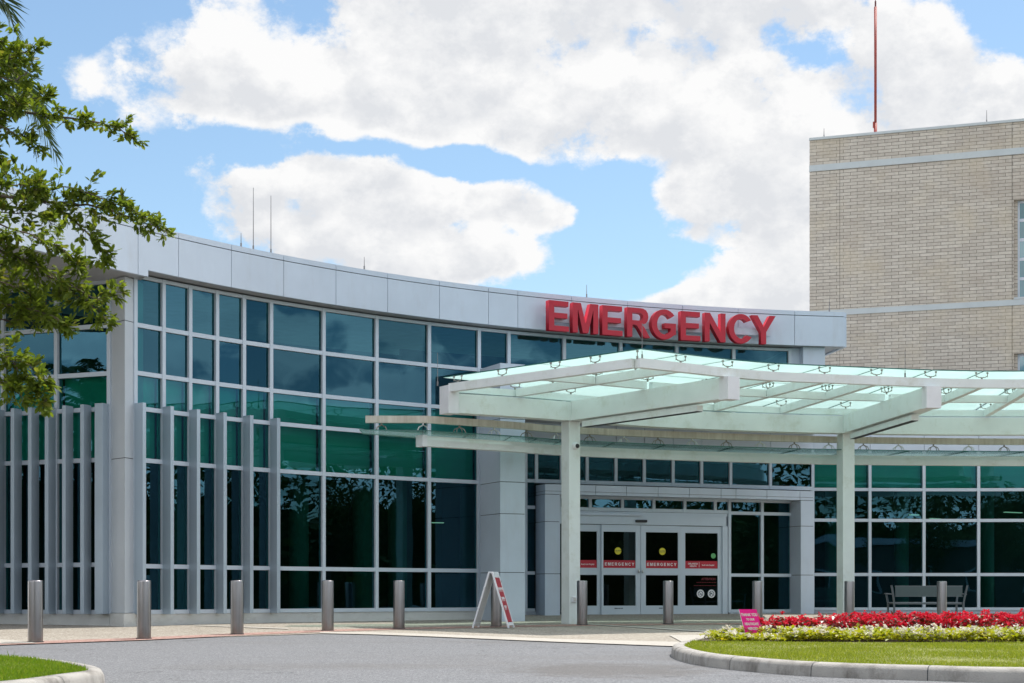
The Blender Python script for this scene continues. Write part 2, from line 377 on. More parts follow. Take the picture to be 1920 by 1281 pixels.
# ------------------------------------------------------------------ measured plan
def at(px, D): return ((px - HX) * D / F, D)
def arc(px, off=0., C=(12.366, 18.858), R=24.1625):      # sight line at px against the fascia circle widened by off
    k = (px - HX) / F; r = R + off; a = 1 + k * k; b = -2 * (k * C[0] + C[1]); c = C[0] ** 2 + C[1] ** 2 - r * r
    d = (-b + math.sqrt(b * b - 4 * a * c)) / (2 * a); return (k * d, d)
CC = (12.366, 18.858); CR = 24.1625
def arc_ang(px, off=0.):
    p = arc(px, off); return math.atan2(p[1] - CC[1], p[0] - CC[0])
def arc_at(a, off=0.): return (CC[0] + (CR + off) * math.cos(a), CC[1] + (CR + off) * math.sin(a))
def isect(px, P, Q):     # sight line with line P->Q
    k = (px - HX) / F; dx, dy = Q[0] - P[0], Q[1] - P[1]
    t = (k * P[1] - P[0]) / (dx - k * dy); return (P[0] + dx * t, P[1] + dy * t)
def offs(P, Q, o):
    dx, dy = Q[0] - P[0], Q[1] - P[1]; l = math.hypot(dx, dy); n = (dy / l, -dx / l)
    return (P[0] + n[0] * o, P[1] + n[1] * o), (Q[0] + n[0] * o, Q[1] + n[1] * o)
def lerp(P, Q, t): return (P[0] + (Q[0] - P[0]) * t, P[1] + (Q[1] - P[1]) * t)
def along(P, Q, d):
    l = math.hypot(Q[0] - P[0], Q[1] - P[1]); return lerp(P, Q, d / l)
def catmull(pts, n=6):
    out = []
    for i in range(len(pts) - 1):
        p0 = pts[max(i - 1, 0)]; p1 = pts[i]; p2 = pts[i + 1]; p3 = pts[min(i + 2, len(pts) - 1)]
        for k in range(n):
            t = k / n
            out.append(tuple(.5 * (2 * b + (c - a) * t + (2 * a - 5 * b + 4 * c - d) * t * t + (3 * b - a - 3 * c + d) * t ** 3) for a, b, c, d in zip(p0, p1, p2, p3)))
    out.append(tuple(pts[-1])); return out

# ground height (camera plane = 0); the site rises gently to the building
BOL = [(-30, 14), (-12, 20.5), (-7.70, 25.86), (-6.33, 27.5), (-5.10, 29.7), (-3.675, 31.9), (-2.356, 33.3), (-.337, 34.9), (1.584, 36.1), (3.60, 36.9), (5.75, 37.6), (8.2, 38.9), (10.6, 39.5), (14, 40), (40, 40)]
def bolY(x):
    for a, b in zip(BOL, BOL[1:]):
        if x <= b[0]: return a[1] + (b[1] - a[1]) * (x - a[0]) / (b[0] - a[0])
    return 40
def G(x, y):
    xc = max(-40, min(40, x)); yc = max(-30, min(60, y))
    t = max(0, min(5, (y - bolY(max(-29, min(39, x)))) * .62))
    return -1.06 + .01 * yc - .002 * xc + .012 * t
def gnd(px, y, lift=0.):
    D = 25.
    for _ in range(60):
        z = G((px - HX) * D / F, D) + lift; D = .5 * D + .5 * (-z) * F / (y - HY)
    return ((px - HX) * D / F, D)

# ------------------------------------------------------------------ ground
def grid_axis(lo, hi, fine_lo, fine_hi, step, far):
    a = [lo]
    x = lo
    while x < hi:
        x += step if fine_lo <= x < fine_hi else far
        a.append(min(x, hi))
    return a
def ground():
    xs = [-400, -200, -100, -60] + [-40 + .5 * i for i in range(161)] + [60, 100, 200, 400]
    ys = [-400, -200, -100, -60, -40, -30, -20, -10, 0] + [4 + .5 * i for i in range(93)] + [60, 100, 200, 400]
    m = MB(); nx = len(xs)
    for y in ys:
        for x in xs: m.v.append((x, y, G(x, y)))
    for j in range(len(ys) - 1):
        for i in range(nx - 1):
            m.f.append((j * nx + i, j * nx + i + 1, (j + 1) * nx + i + 1, (j + 1) * nx + i)); m.mi.append(0)
    tag(m.build('road', M['asphalt']), kind='structure')
ground()
def loft(name, A, B, lift, mat, n=1, m_=10):
    """sheet between plan polylines A and B, draped on the ground"""
    m = MB(); A = [p for i in range(len(A) - 1) for p in [lerp(A[i], A[i + 1], k / m_) for k in range(m_)]] + [A[-1]]
    B = [p for i in range(len(B) - 1) for p in [lerp(B[i], B[i + 1], k / m_) for k in range(m_)]] + [B[-1]]
    for j in range(n + 1):
        for a, b in zip(A, B):
            p = lerp(a, b, j / n); m.v.append((p[0], p[1], G(*p) + lift))
    k = len(A)
    for j in range(n):
        for i in range(k - 1):
            m.f.append((j * k + i, j * k + i + 1, (j + 1) * k + i + 1, (j + 1) * k + i)); m.mi.append(0)
    return tag(m.build(name, mat), kind='structure')
front = [(-28, 12.5)] + [gnd(*p) for p in ((0, 1209), (81, 1207.6), (260, 1200), (495, 1192.5), (627, 1188), (800, 1194), (1058, 1205), (1290, 1214))] + [(7, 23), (16, 24), (30, 24)]
back = [(-30, 36), (-16, 38), (-13, 38), (-10, 38), (-7, 38), (-5, 40), (-2, 43), (1, 46), (3.5, 47.5), (7, 49), (17, 49), (32, 49)]
loft('pavement', front, back, .010, M['paving'], 30, 8)
# strip of pink pavers that runs through the bollards
pk = [(x, y) for x, y in BOL[1:13]]
loft('paver_strip', [(x + .17, y - .52) for x, y in pk], [(x - .12, y + .38) for x, y in pk], .016, M['pink'], 2, 8)
cf = [gnd(*p) for p in ((600, 1189), (700, 1191.2), (800, 1194.8), (1058, 1205.8), (1290, 1214.5))]
cb = [gnd(*p) for p in ((600, 1186), (700, 1187), (800, 1190), (1058, 1200), (1290, 1206))]
loft('concrete_edge_strip', cf, cb, .016, M['concrete'], 1, 8)
loft('concrete_edge_strip', [gnd(*p) for p in ((1090, 1171.5), (1337, 1188))], [gnd(*p) for p in ((1090, 1170), (1337, 1185.5))], .022, M['concrete'])
loft('concrete_edge_strip', [gnd(*p) for p in ((365, 1175), (540, 1181.5))], [gnd(*p) for p in ((365, 1173.8), (540, 1179.5))], .022, M['concrete'])
loft('concrete_edge_strip', [gnd(*p) for p in ((-300, 1209), (0, 1209.3), (70, 1208))], [gnd(*p) for p in ((-300, 1199), (0, 1201), (42, 1204.5))], .022, M['concrete'])
loft('concrete_apron', [(2.75, 24.6), (3.6, 24.6)], [(2.9, 29.6), (4.6, 29.6)], .022, M['concrete'], 8)

# ------------------------------------------------------------------ traffic islands
def smooth_closed(pts, n=8):
    out = []; k = len(pts)
    for i in range(k):
        p0, p1, p2, p3 = pts[i - 1], pts[i], pts[(i + 1) % k], pts[(i + 2) % k]
        for j in range(n):
            t = j / n
            out.append(tuple(.5 * (2 * b + (c - a) * t + (2 * a - 5 * b + 4 * c - d) * t * t + (3 * b - a - 3 * c + d) * t ** 3) for a, b, c, d in zip(p0, p1, p2, p3)))
    return out
def inset(poly, d):
    n = len(poly); out = []
    for i in range(n):
        a = poly[i - 1]; b = poly[(i + 1) % n]; tx, ty = b[0] - a[0], b[1] - a[1]; l = math.hypot(tx, ty)
        out.append((poly[i][0] - ty / l * d, poly[i][1] + tx / l * d))
    return out
def inside(p, poly):
    x, y = p; c = False; j = len(poly) - 1
    for i in range(len(poly)):
        if (poly[i][1] > y) != (poly[j][1] > y) and x < (poly[j][0] - poly[i][0]) * (y - poly[i][1]) / (poly[j][1] - poly[i][1]) + poly[i][0]: c = not c
        j = i
    return c
def island(outer, name, klabel):
    """kerb ring (rounded) and lawn surface"""
    rings = [(0, 0), (.012, .10), (.035, .135), (.07, .15), (.17, .155), (.18, .13)]
    m = MB(); n = len(outer)
    joints = set(range(0, n, 12))
    for d, h in rings:
        for i, p in enumerate(inset(outer, d)): m.v.append((p[0], p[1], G(*p) - .03 if d == 0 else G(*p) + h))
    for r in range(len(rings) - 1):
        for i in range(n):
            j = (i + 1) % n; m.f.append((r * n + i, r * n + j, (r + 1) * n + j, (r + 1) * n + i)); m.mi.append(0)
    ins = [inset(outer, d - .0015) for d, h in rings]; acc = 0
    for i in range(n):
        j = (i + 1) % n; acc += math.hypot(outer[j][0] - outer[i][0], outer[j][1] - outer[i][1])
        if acc > 1.3:
            acc = 0; b0 = len(m.v); w_ = .010 / math.hypot(outer[j][0] - outer[i][0], outer[j][1] - outer[i][1])
            for q_, (d, h) in enumerate(rings):
                for tt in (0, w_):
                    p = lerp(ins[q_][i], ins[q_][j], tt); m.v.append((p[0], p[1], G(*p) + (h if q_ else -.03) + .0015))
            m.cur = 1
            for q_ in range(len(rings) - 1): m.f.append((b0 + q_ * 2, b0 + q_ * 2 + 1, b0 + q_ * 2 + 3, b0 + q_ * 2 + 2)); m.mi.append(1)
            m.cur = 0
    k = m.build('kerb', [M['kerb'], M['joint']], smooth=True); tag(k, kind='structure')
    lawn = inset(outer, .175)
    b = MB(); cx = sum(p[0] for p in lawn) / n; cy = sum(p[1] for p in lawn) / n
    b.v = [(p[0], p[1], G(*p) + .13) for p in lawn]
    lv = 6
    for q in range(1, lv):
        for p in lawn:
            pp = lerp(p, (cx, cy), q / lv); b.v.append((pp[0], pp[1], G(*pp) + .14))
    b.v.append((cx, cy, G(cx, cy) + .14))
    for q in range(lv - 1):
        for i in range(n):
            j = (i + 1) % n; b.f.append((q * n + i, q * n + j, (q + 1) * n + j, (q + 1) * n + i)); b.mi.append(0)
    for i in range(n): b.f.append(((lv - 1) * n + i, (lv - 1) * n + (i + 1) % n, lv * n)); b.mi.append(0)
    tag(b.build('lawn', M['soil']), kind='structure')
    return lawn
def grass(lawn, box, dens, h0, h1, avoid=None, seed=1, mat=None):
    rnd = random.Random(seed); m = MB()
    x0, x1, y0, y1 = box; cnt = int((x1 - x0) * (y1 - y0) * dens)
    for _ in range(cnt):
        x = rnd.uniform(x0, x1); y = rnd.uniform(y0, y1)
        if not inside((x, y), lawn) or (avoid and avoid(x, y)): continue
        z = G(x, y) + .125; a = rnd.uniform(0, 6.28); k = .75 + .5 * mnoise.noise(Vector((x * .7, y * .7, seed)))
        h = rnd.uniform(h0, h1) * k * (2.2 if rnd.random() < .004 else 1); w = rnd.uniform(.005, .010)
        lx, ly = rnd.uniform(-.6, .6) * h, rnd.uniform(-.6, .6) * h
        c, s_ = math.cos(a) * w, math.sin(a) * w
        m.tri((x - c, y - s_, z), (x + c, y + s_, z), (x + lx, y + ly, z + h))
    return m.build('grass', mat or M['grass'])
isl = [gnd(1266, 1236), gnd(1322, 1250), gnd(1459, 1264.5), gnd(1581, 1271.4), gnd(1738, 1276.7), gnd(1920, 1281), (8.5, 16.1), (13, 17.5), (17, 22), (16, 27), (11, 29.2), (7, 28.6), (4.4, 27.0), (3.0, 25.0), (2.32, 22.9)]
OUT1 = smooth_closed(isl, 8)
lawn1 = island(OUT1, 'right', '')
left = [(-9, 13), (-4.9, 13.3), (-4.05, 15.2), (-4.1, 16.1), (-4.5, 17.0), (-5.3, 18.2), (-6.2, 19.1), (-8, 20), (-10.5, 19.6), (-13, 17.5), (-13, 14)]
OUT2 = smooth_closed(left, 8)
lawn2 = island(OUT2, 'left', '')
bedB = lambda x: min(28.0, 24.6 + (x - 2.9) * 1.0) if x < 6 else 27.8 + (x - 6) * .08        # back of flower bed
def bedF(x): return 23.45 - .03 * (x - 2.9)                                                   # front of flower bed
def in_bed(x, y): return x > 2.75 and bedF(x) < y < bedB(x)
tag(grass(lawn1, (1.9, 13.5, 15.8, 24.2), 1500, .035, .06, in_bed, 3), 'mown green grass on the kerbed island in front of the flowers', 'grass', kind='stuff')
tag(grass(lawn2, (-9.0, -3.8, 13.5, 20), 2200, .04, .075, None, 5, M['grass2']), 'bright green grass on the kerbed corner at the lower left', 'grass', kind='stuff')
# bed soil
mb = MB()
xs = [2.8 + .4 * i for i in range(32)]
for a, b in zip(xs, xs[1:]):
    mb.quad((a, bedF(a), G(a, bedF(a)) + .15), (b, bedF(b), G(b, bedF(b)) + .15), (b, bedB(b), G(b, bedB(b)) + .15), (a, max(bedF(a) + .05, bedB(a)), G(a, bedB(a)) + .15))
tag(mb.build('flower_bed_soil', M['mulch']), kind='structure')

def leafq(m, p, d, up, ln, w, fold=.25):
    d = d.normalized(); s = d.cross(up)
    if s.length < 1e-3: s = d.cross(Vector((1, 0, 0)))
    s.normalize(); n = s.cross(d)
    a = p; b = p + d * ln * .5 + s * w / 2 + n * fold * w; c = p + d * ln; e = p + d * ln * .5 - s * w / 2 + n * fold * w
    m.quad(a, b, c, e)
def flowers(xr, yf, yb, dens, h, name, mp, ml, petals, seed, cond=lambda x, y: True, psz=1.0):
    rnd = random.Random(seed); m = MB()
    x0, x1 = xr; y0 = min(yf(x) for x in (x0, x1)) - .3; y1 = max(yb(x) for x in (x0, x1, 6)) + .1
    n = int((x1 - x0) * (y1 - y0) * dens)
    for _ in range(n):
        x = rnd.uniform(x0, x1); y = rnd.uniform(y0, y1)
        if not (yf(x) < y < yb(x)) or not cond(x, y): continue
        hh = h * (1 if cond(x, y) is True else cond(x, y)) * (.75 + .35 * mnoise.noise(Vector((x * 2.3, y * 2.3, seed))) + rnd.uniform(-.1, .15))
        z0 = G(x, y) + .14; m.cur = 1
        for _k in range(9):
            q = Vector((x + rnd.gauss(0, .06), y + rnd.gauss(0, .06), z0 + hh * rnd.uniform(.15, .92)))
            leafq(m, q, Vector((rnd.gauss(0, 1), rnd.gauss(0, 1), rnd.uniform(-.3, .8))), Vector((0, 0, 1)), rnd.uniform(.055, .095), rnd.uniform(.045, .07))
        m.cur = 0
        if rnd.random() < petals * max(0, min(1, .55 + 2.4 * mnoise.noise(Vector((x * 6, y * 6, seed + 4))))):
            for _b in range(rnd.randint(1, 3)):
                c = Vector((x + rnd.gauss(0, .04), y + rnd.gauss(0, .04), z0 + hh * rnd.uniform(.6, 1.12)))
                for _k in range(9):
                    leafq(m, c + Vector((rnd.gauss(0, .016), rnd.gauss(0, .016), rnd.gauss(0, .014))), Vector((rnd.gauss(0, 1), rnd.gauss(0, 1) - .3, rnd.gauss(.2, .8))), Vector((rnd.random(), 0, 1)), rnd.uniform(.036, .056) * psz, rnd.uniform(.032, .05) * psz)
    return m.build(name, [mp, ml])
rf = lambda x: 24.6 + .02 * (x - 3.6)
def rb(x): return min(27.6, 25.1 + (x - 3.7) * 1.1) if x < 6 else 27.6 + (x - 6) * .06
def wf(x): return bedF(x) + .02
tag(flowers((3.72, 13.5), rf, rb, 85, .36, 'red_flowers', M['redpetal'], M['redleaf'], 1.15, 7), 'dense band of red begonias with dark bronze leaves behind the white ones', 'flowers', kind='stuff')
tag(flowers((3.02, 13.5), wf, lambda x: (rf(x) - .02) if x > 3.85 else bedB(x), 150, .22, 'white_flowers', M['whitepetal'], M['limeleaf'], .40, 9, lambda x, y: .6 if x < 3.3 else (.38 if x < 4.05 and y < 24.3 else .95), 1.12), 'band of white begonias with lime leaves along the lawn edge', 'flowers', kind='stuff')

# ------------------------------------------------------------------ hospital building
B = thing('hospital_building', 'low curved hospital building of green tinted glass under a grey panelled roof fascia', 'building', (-.3, 39.9, G(-.3, 39.9)))
HALF = .043
def bay(P, Q, rows, last=False, first=False, gap_glass=-.02, name='window', mull=(-.10, .05), half=HALF, gmat=None, parent=None, th=.045, botmat=None):
    """one bay of curtain wall: left mullion, transoms, a pane per row"""
    l = math.hypot(Q[0] - P[0], Q[1] - P[1]); m = MB()
    m.wall(along(P, Q, -half), along(P, Q, half), rows[-1] - th, rows[0], *mull)
    if last: m.wall(along(Q, P, half), along(Q, P, -half), rows[-1] - th, rows[0], *mull)
    a = along(P, Q, half); b = along(Q, P, half)
    for i, z in enumerate(rows):
        z0, z1 = (z - th, z + th) if 0 < i else (z - th * 1.6, z)
        if i == len(rows) - 1: z0, z1 = z - th, z + th * .9
        m.wall(a, b, z0, z1, mull[0] + .005, mull[1] - .012)
    w = m.build(name, M['frame'], parent or B)
    pa, pb = offs(a, b, gap_glass)
    for i in range(len(rows) - 1):
        q = MB(); z1 = rows[i] - th * (1.6 if i == 0 else 1) + .003; z0 = rows[i + 1] + th * .9 - .003
        q.quad((*pa, z0), (*pb, z0), (*pb, z1), (*pa, z1)); q.build('pane', gmat or M['glass'], w)
    return w
GO = .42
ROWS = [6.60, 5.56, 4.57, 3.84, 2.78, .59, -.36]
mpx = [252, 305, 355, 405.5, 456, 507, 605.5, 705, 803.5, 897]
mp = [arc(p, GO) for p in mpx]
for i in range(9): bay(mp[i], mp[i + 1], ROWS, last=(i == 8))
mpx2 = [953, 1057, 1163, 1268, 1375, 1480]
mp2 = [arc(p, GO) for p in [897] + mpx2]
for i in range(6): bay(mp2[i], mp2[i + 1], [6.60, 5.56, 4.80], last=(i == 5))
# fins on the five narrow bays
for i in range(6):
    P = mp[i]; a = math.atan2(P[1] - CC[1], P[0] - CC[0]); t = (math.sin(a), -math.cos(a))
    f = MB().wall((P[0] - t[0] * .046, P[1] - t[1] * .046), (P[0] + t[0] * .046, P[1] + t[1] * .046), -.41, 3.93, .052, .30)
    f.build('fin', M['fin'], B, bevel=.004)
# plinth under the curved wall
pl = [arc_at(arc_ang(252, GO) + (arc_ang(899, GO) - arc_ang(252, GO)) * k / 20, 0) for k in range(21)]
def arcstrip(m, a0, a1, o0, o1, z0, z1, n):
    for k in range(n):
        p = [arc_at(a0 + (a1 - a0) * (k + j) / n, o) for j in (0, 1) for o in (o0, o1)]
        # p: near-a, far-a, near-b, far-b
        m.hexa([(*p[0], z0), (*p[2], z0), (*p[3], z0), (*p[1], z0), (*p[0], z1), (*p[2], z1), (*p[3], z1), (*p[1], z1)])
m = MB(); aL, aR = arc_ang(252, GO), arc_ang(899, GO)
for k in range(6):
    d = (aR - aL) / 6; arcstrip(m, aL + d * k + (.0003 if k else 0), aL + d * (k + 1) - .0003, GO - .02, GO + .3, -1.3, -.407, 3)
m.build('plinth', M['plinth'], B)

# corner column
cpts = [(-8.30, 33.06), at(234, 32.62), at(250, 32.90), (-7.70, 33.4), (-8.1, 33.7)]
m = MB()
for z0, z1 in ((-.375, 2.785), (2.80, 5.59), (5.605, 6.49)): m.prism(cpts, z0, z1)
cc = (sum(p[0] for p in cpts) / 5, sum(p[1] for p in cpts) / 5)
m.cur = 1; m.prism([lerp(p, cc, .06) for p in cpts], -.38, 6.48)
m.build('corner_column', [M['alu_warm'], M['joint']], B)
MB().prism([(-8.30, 33.0), at(232, 32.58), at(253, 32.86), (-7.6, 33.45), (-8.1, 33.7)], -1.3, -.385).build('plinth', M['plinth'], B)

# left wall, in the shade of the overhang
LA, LB = (-8.30, 33.06), (-14.8, 33.06 + 6.5 * .416)
def lw(px): return isect(px, LB, LA)
lpx = [206, 107, 7, -93, -190]
lp = [lw(p) for p in lpx]
LROWS = [6.50, 5.56, 4.57, 3.84, 2.79, .62, -.36]
for i in range(4): bay(lp[i + 1], lp[i], LROWS, last=(i == 0))
FL, FR = LB, LA
f0, f1 = offs(LB, LA, .25)
for px in (156.5, 122.5, 90, 58.5, 26, -7, -40, -72, -105):
    c = isect(px, f0, f1); s = math.hypot(c[0] - f1[0], c[1] - f1[1]); p = along(LA, LB, s)
    MB().wall(along(p, LB, .045), along(p, LA, .045), -.40, 3.92, .052, .30).build('fin', M['fin'], B, bevel=.004)
p = along(LA, LB, .09)
MB().wall(along(p, LB, .10), along(p, LA, .10), -.40, 3.93, .052, .27).build('fin', M['fin'], B, bevel=.004)
m = MB(); m.wall(LB, LA, -1.3, -.407, -.3, .03); m.build('plinth', M['plinth'], B)

# roof fascia: separate panels over a dark backing
m = MB()
joints = [59, 160, 259, 335, 434, 532, 630, 727, 824, 916, 971, 1072, 1177, 1280, 1384, 1490, 1584]
aj = [arc_ang(p, 0) for p in joints]
step = (aj[3] - aj[4])
aj = [aj[0] + step * k for k in (4, 3, 2, 1)] + aj
a278 = arc_ang(278, 0)
for a, b in zip(aj, aj[1:]):
    g = .00028
    for z0, z1 in ((6.63, 7.418), (7.436, 7.55)):
        segs = [(a - g, b + g)]
        if z0 == 6.63:
            if a > a278 > b: segs = [(a - g, a278, 6.50), (a278, b + g, 6.63)]
            elif a > a278: segs = [(a - g, b + g, 6.50)]
            else: segs = [(a - g, b + g, 6.63)]
        else: segs = [(a - g, b + g, z0)]
        for s in segs: arcstrip(m, s[0], s[1], 0, .08, s[2], z1, 3)
# right-hand return of the fascia
Pe, Ne = arc_at(aj[-1], 0), (math.cos(aj[-1]), math.sin(aj[-1]))
for z0, z1 in ((6.63, 7.418), (7.436, 7.55)):
    m.wall((Pe[0] + Ne[0] * .09, Pe[1] + Ne[1] * .09), (Pe[0] + Ne[0] * 9, Pe[1] + Ne[1] * 9), z0, z1, 0, .08)
m.build('fascia', M['alu'], B)
m = MB(); arcstrip(m, aj[0], aj[-1] + .001, .03, .20, 6.66, 7.53, 60); m.build('fascia_backing', M['joint'], B)
# soffits
m = MB()
js = [a278] + [a for a in aj if a < a278]
for a, b in zip(js, js[1:]):
    arcstrip(m, a - .0002, b + .0002, .078, GO + .10, 6.635, 6.66, 2)
m.build('soffit', M['soffit'], B)
sp = [arc_at(aj[0] + (a278 - aj[0]) * k / 24, .078) for k in range(25)] + [(arc_at(a278, .078)[0] - .3, arc_at(a278, .078)[1] + .6), (-8.1, 33.7)] + [(-14.8, 36.2), (-18, 36)]
MB().prism(sp, 6.505, 6.53).build('soffit', M['soffit'], B)
m = MB(); m.wall(arc_at(a278, .079), arc_at(a278, .6), 6.505, 6.64, -.02, 0); m.build('soffit_step', M['joint'], B)
# roof slab
rp = [arc_at(aj[0] + (aj[-1] - aj[0]) * k / 50, .15) for k in range(51)]
rp += [(Pe[0] + Ne[0] * 9, Pe[1] + Ne[1] * 9), (-6, 58), (-20, 50)]
MB().prism(rp, 7.30, 7.42).build('roof', M['roof'], B)
# right end: panel, column and end wall of the upper storey
e0, e1 = arc(1480, GO), arc(1507, GO)
q = MB(); q.wall(along(e0, e1, .045), e1, 4.8, 6.625, -.3, -.03); q.build('end_panel', M['alu'], B)
c0, c1 = arc(1506, GO - .22), arc(1547, GO - .22)
MB().wall(c0, c1, 4.8, 6.625, -.5, 0).build('end_column', M['alu'], B)
q = MB(); q.wall(c1, (c1[0] + Ne[0] * 9, c1[1] + Ne[1] * 9), 4.9, 6.62, -.2, -.01); q.build('end_wall', M['alu'], B)
s0 = arc_at(aj[-1] , .078); q = MB()
q.prism([arc(1500, .078), arc(1545, .078), s0, (s0[0] + Ne[0] * 9, s0[1] + Ne[1] * 9), (c1[0] - .5 + Ne[0] * 9, c1[1] + Ne[1] * 9)], 6.662, 6.70); q.build('soffit', M['soffit'], B)

# pier beside the entrance
ppts = [(at(900, 39.25)), at(938, 38.2), at(984.5, 38.5), at(984.5, 43.7), at(900, 42)]
m = MB()
for z0, z1 in ((-1.3, .522), (.537, 1.927), (1.942, 2.69), (2.705, 4.2), (4.215, 5.53)): m.prism(ppts, z0, z1)
pc = (sum(p[0] for p in ppts) / 5, sum(p[1] for p in ppts) / 5)
m.cur = 1; m.prism([lerp(p, pc, .03) for p in ppts], -1.2, 5.5)
m.build('entrance_pier', [M['alu'], M['joint']], B)

# lower entrance front
EA, EB = (.670, 43.8), (8.825, 46.95)
def el(px, o=0.):
    a, b = offs(EA, EB, o); return isect(px, a, b)
w0 = el(985)
bay(w0, el(1005), [4.15, 3.11, 2.387, .59, -.42])
epx = [1005, 1052, 1100, 1154, 1207, 1261, 1314.5, 1369, 1443.5, 1523.5]
for i in range(len(epx) - 1):
    bay(el(epx[i]), el(epx[i + 1]), [4.15, 3.11], th=.055)
rpx = [1523.5, 1630.5, 1732, 1834.5, 1938, 2042, 2146]
rD = [46.95, 47.1, 47.2, 47.2, 47.1, 46.9, 46.6]
rp_ = [at(p, d) for p, d in zip(rpx, rD)]
for i in range(6): bay(rp_[i], rp_[i + 1], [4.15, 3.09, 2.185, .59, -.42], last=(i == 5))
m = MB(); m.wall(el(985), el(1006), -1.3, -.47, -.25, -.01)
for i in range(6): m.wall(rp_[i], rp_[i + 1], -1.3, -.47, -.25, -.01)
m.build('plinth', M['alu'], B)
m = MB()
bp = [el(985)] + [el(p) for p in epx[1:]] + rp_[1:]
for i in range(len(bp) - 1): m.wall(along(bp[i], bp[i + 1], .008), along(bp[i + 1], bp[i], .008), 4.155, 5.6, -.2, .05)
m.build('wall_panel', M['alu'], B)
lr = [el(985)] + [el(1523)] + rp_[1:]
MB().prism(lr + [(22, 62), (-2, 62), (-.3, 45)], 5.5, 5.6).build('lower_roof', M['roof'], B)
# soffit under the upper storey
su = [arc_at(arc_ang(902, GO) + (arc_ang(1545, GO) - arc_ang(902, GO)) * (k / 20), GO - .05) for k in range(21)]
MB().prism(su + [(9.2, 50), (-.5, 50), (-.5, 44)], 4.70, 4.79).build('soffit', M['soffit'], B)

# portal frame around the doors
PO = .65
pA, pB = offs(EA, EB, PO)
def pt(px): return isect(px, pA, pB)
m = MB(); P0, P1 = pt(1022), pt(1526.5)
w = .44
def portal_pier(a, b):
    for z0, z1 in ((-1.3, .555), (.57, 1.965), (1.98, 2.705)):
        m.wall(a, b, z0, z1, -.68, 0)
portal_pier(P0, along(P0, P1, w)); portal_pier(along(P1, P0, w), P1)
hd = [1022, 1062, 1117, 1175, 1234, 1292.6, 1352, 1380, 1438, 1500, 1526.5]
for a, b in zip(hd, hd[1:]):
    for z0, z1 in ((2.72, 2.795), (2.805, 2.985)):
        m.wall(along(pt(a), pt(b), .007), along(pt(b), pt(a), .007), z0, z1, -.68, 0)
m.cur = 1; m.wall(along(P0, P1, .02), along(P0, P1, w - .02), -1.2, 2.9, -.66, -.02); m.wall(along(P1, P0, w - .02), along(P1, P0, .02), -1.2, 2.9, -.66, -.02)
m.wall(along(P0, P1, .02), along(P1, P0, .02), 2.725, 2.97, -.66, -.02)
m.build('entrance_portal', [M['alu'], M['joint']], B)

# recessed door wall (transom lights, fixed lights)
tpx = [1048, 1105.6, 1166, 1225, 1283, 1340, 1366.5]
for i in range(6): bay(el(tpx[i], .05), el(tpx[i + 1], .05), [2.73, 2.37], th=.05, last=False)
for i, (a, b) in enumerate(((1366.5, 1427.7), (1427.7, 1489))):
    bay(el(a, .05), el(b, .05), [2.73, 2.34, .56, -.47], last=(i == 1), mull=(-.10, .06))
m = MB(); m.wall(el(1366.5, .05), el(1493, .05), -1.2, -.52, -.1, .03); m.wall(el(1493, .05), el(1502, .05), -.9, 2.73, -.1, .02); m.build('door_wall_base', M['frame'], B)
# door assembly
def dpx(a, b, z0, z1, o0, o1, mb): mb.wall(el(a, o1), el(b, o1), z0, z1, o0 - o1, 0)
m = MB()
dpx(1048, 1364, 2.235, 2.31, -.02, .10, m)            # ledge
dpx(1048, 1362, 1.955, 2.232, .02, .13, m)            # header
dpx(1355, 1364.5, -.75, 1.953, .02, .13, m)
m.build('door_header', M['frame'], B)
m = MB(); dpx(1048, 1205, 2.20, 2.255, .131, .19, m); m.build('operator_cover', M['alu'], B)
m = MB(); dpx(1193, 1214, 2.02, 2.09, .131, .20, m); m.build('motion_sensor', M['black'], B, bevel=.01)
def leaf(a, b, ga, gb, o, sliding, band, side):
    """door leaf between sight lines a..b with glass ga..gb"""
    m = MB(); z = (-.655, -.31, .545, .74, 1.75, 1.94); fr = (o - .03, o + .02)
    dpx(a, ga, z[0], z[5], *fr, m); dpx(gb, b, z[0], z[5], *fr, m)
    dpx(ga, gb, z[0], z[1], o - .03, o + .018, m); dpx(ga, gb, z[2], z[3], o - .03, o + .018, m); dpx(ga, gb, z[4], z[5], o - .03, o + .018, m)
    d = m.build('sliding_door' if sliding else 'side_light', M['frame'], B)
    for z0, z1 in ((z[1], z[2]), (z[3], z[4])):
        q = MB(); pa, pb = el(ga, o - .01), el(gb, o - .01)
        q.quad((*pa, z0), (*pb, z0), (*pb, z1), (*pa, z1)); q.build('pane', M['glassdoor'], d)
    q = MB(); dpx(ga + .1, gb - .1, .742, .955, o - .008, o - .002, q); q.build('red_band', M['redband'], d)
    return d
O1 = .06
sl1 = leaf(1088 - 28, 1127.6, 1066, 1119.5, O1, False, 1, 0)
sd1 = leaf(1127.8, 1200.9, 1131.5, 1192, O1 + .055, True, 1, 0)
sd2 = leaf(1201.7, 1274.8, 1211, 1271.5, O1 + .055, True, 1, 0)
sl2 = leaf(1275.0, 1354.5, 1284.8, 1346, O1, False, 1, 0)
edir = Vector((EB[0] - EA[0], EB[1] - EA[1])).normalized(); enorm = Vector((edir.y, -edir.x))
def emat(px, z, o): p = el(px, o); return plane_matrix(p, edir, z, enorm)

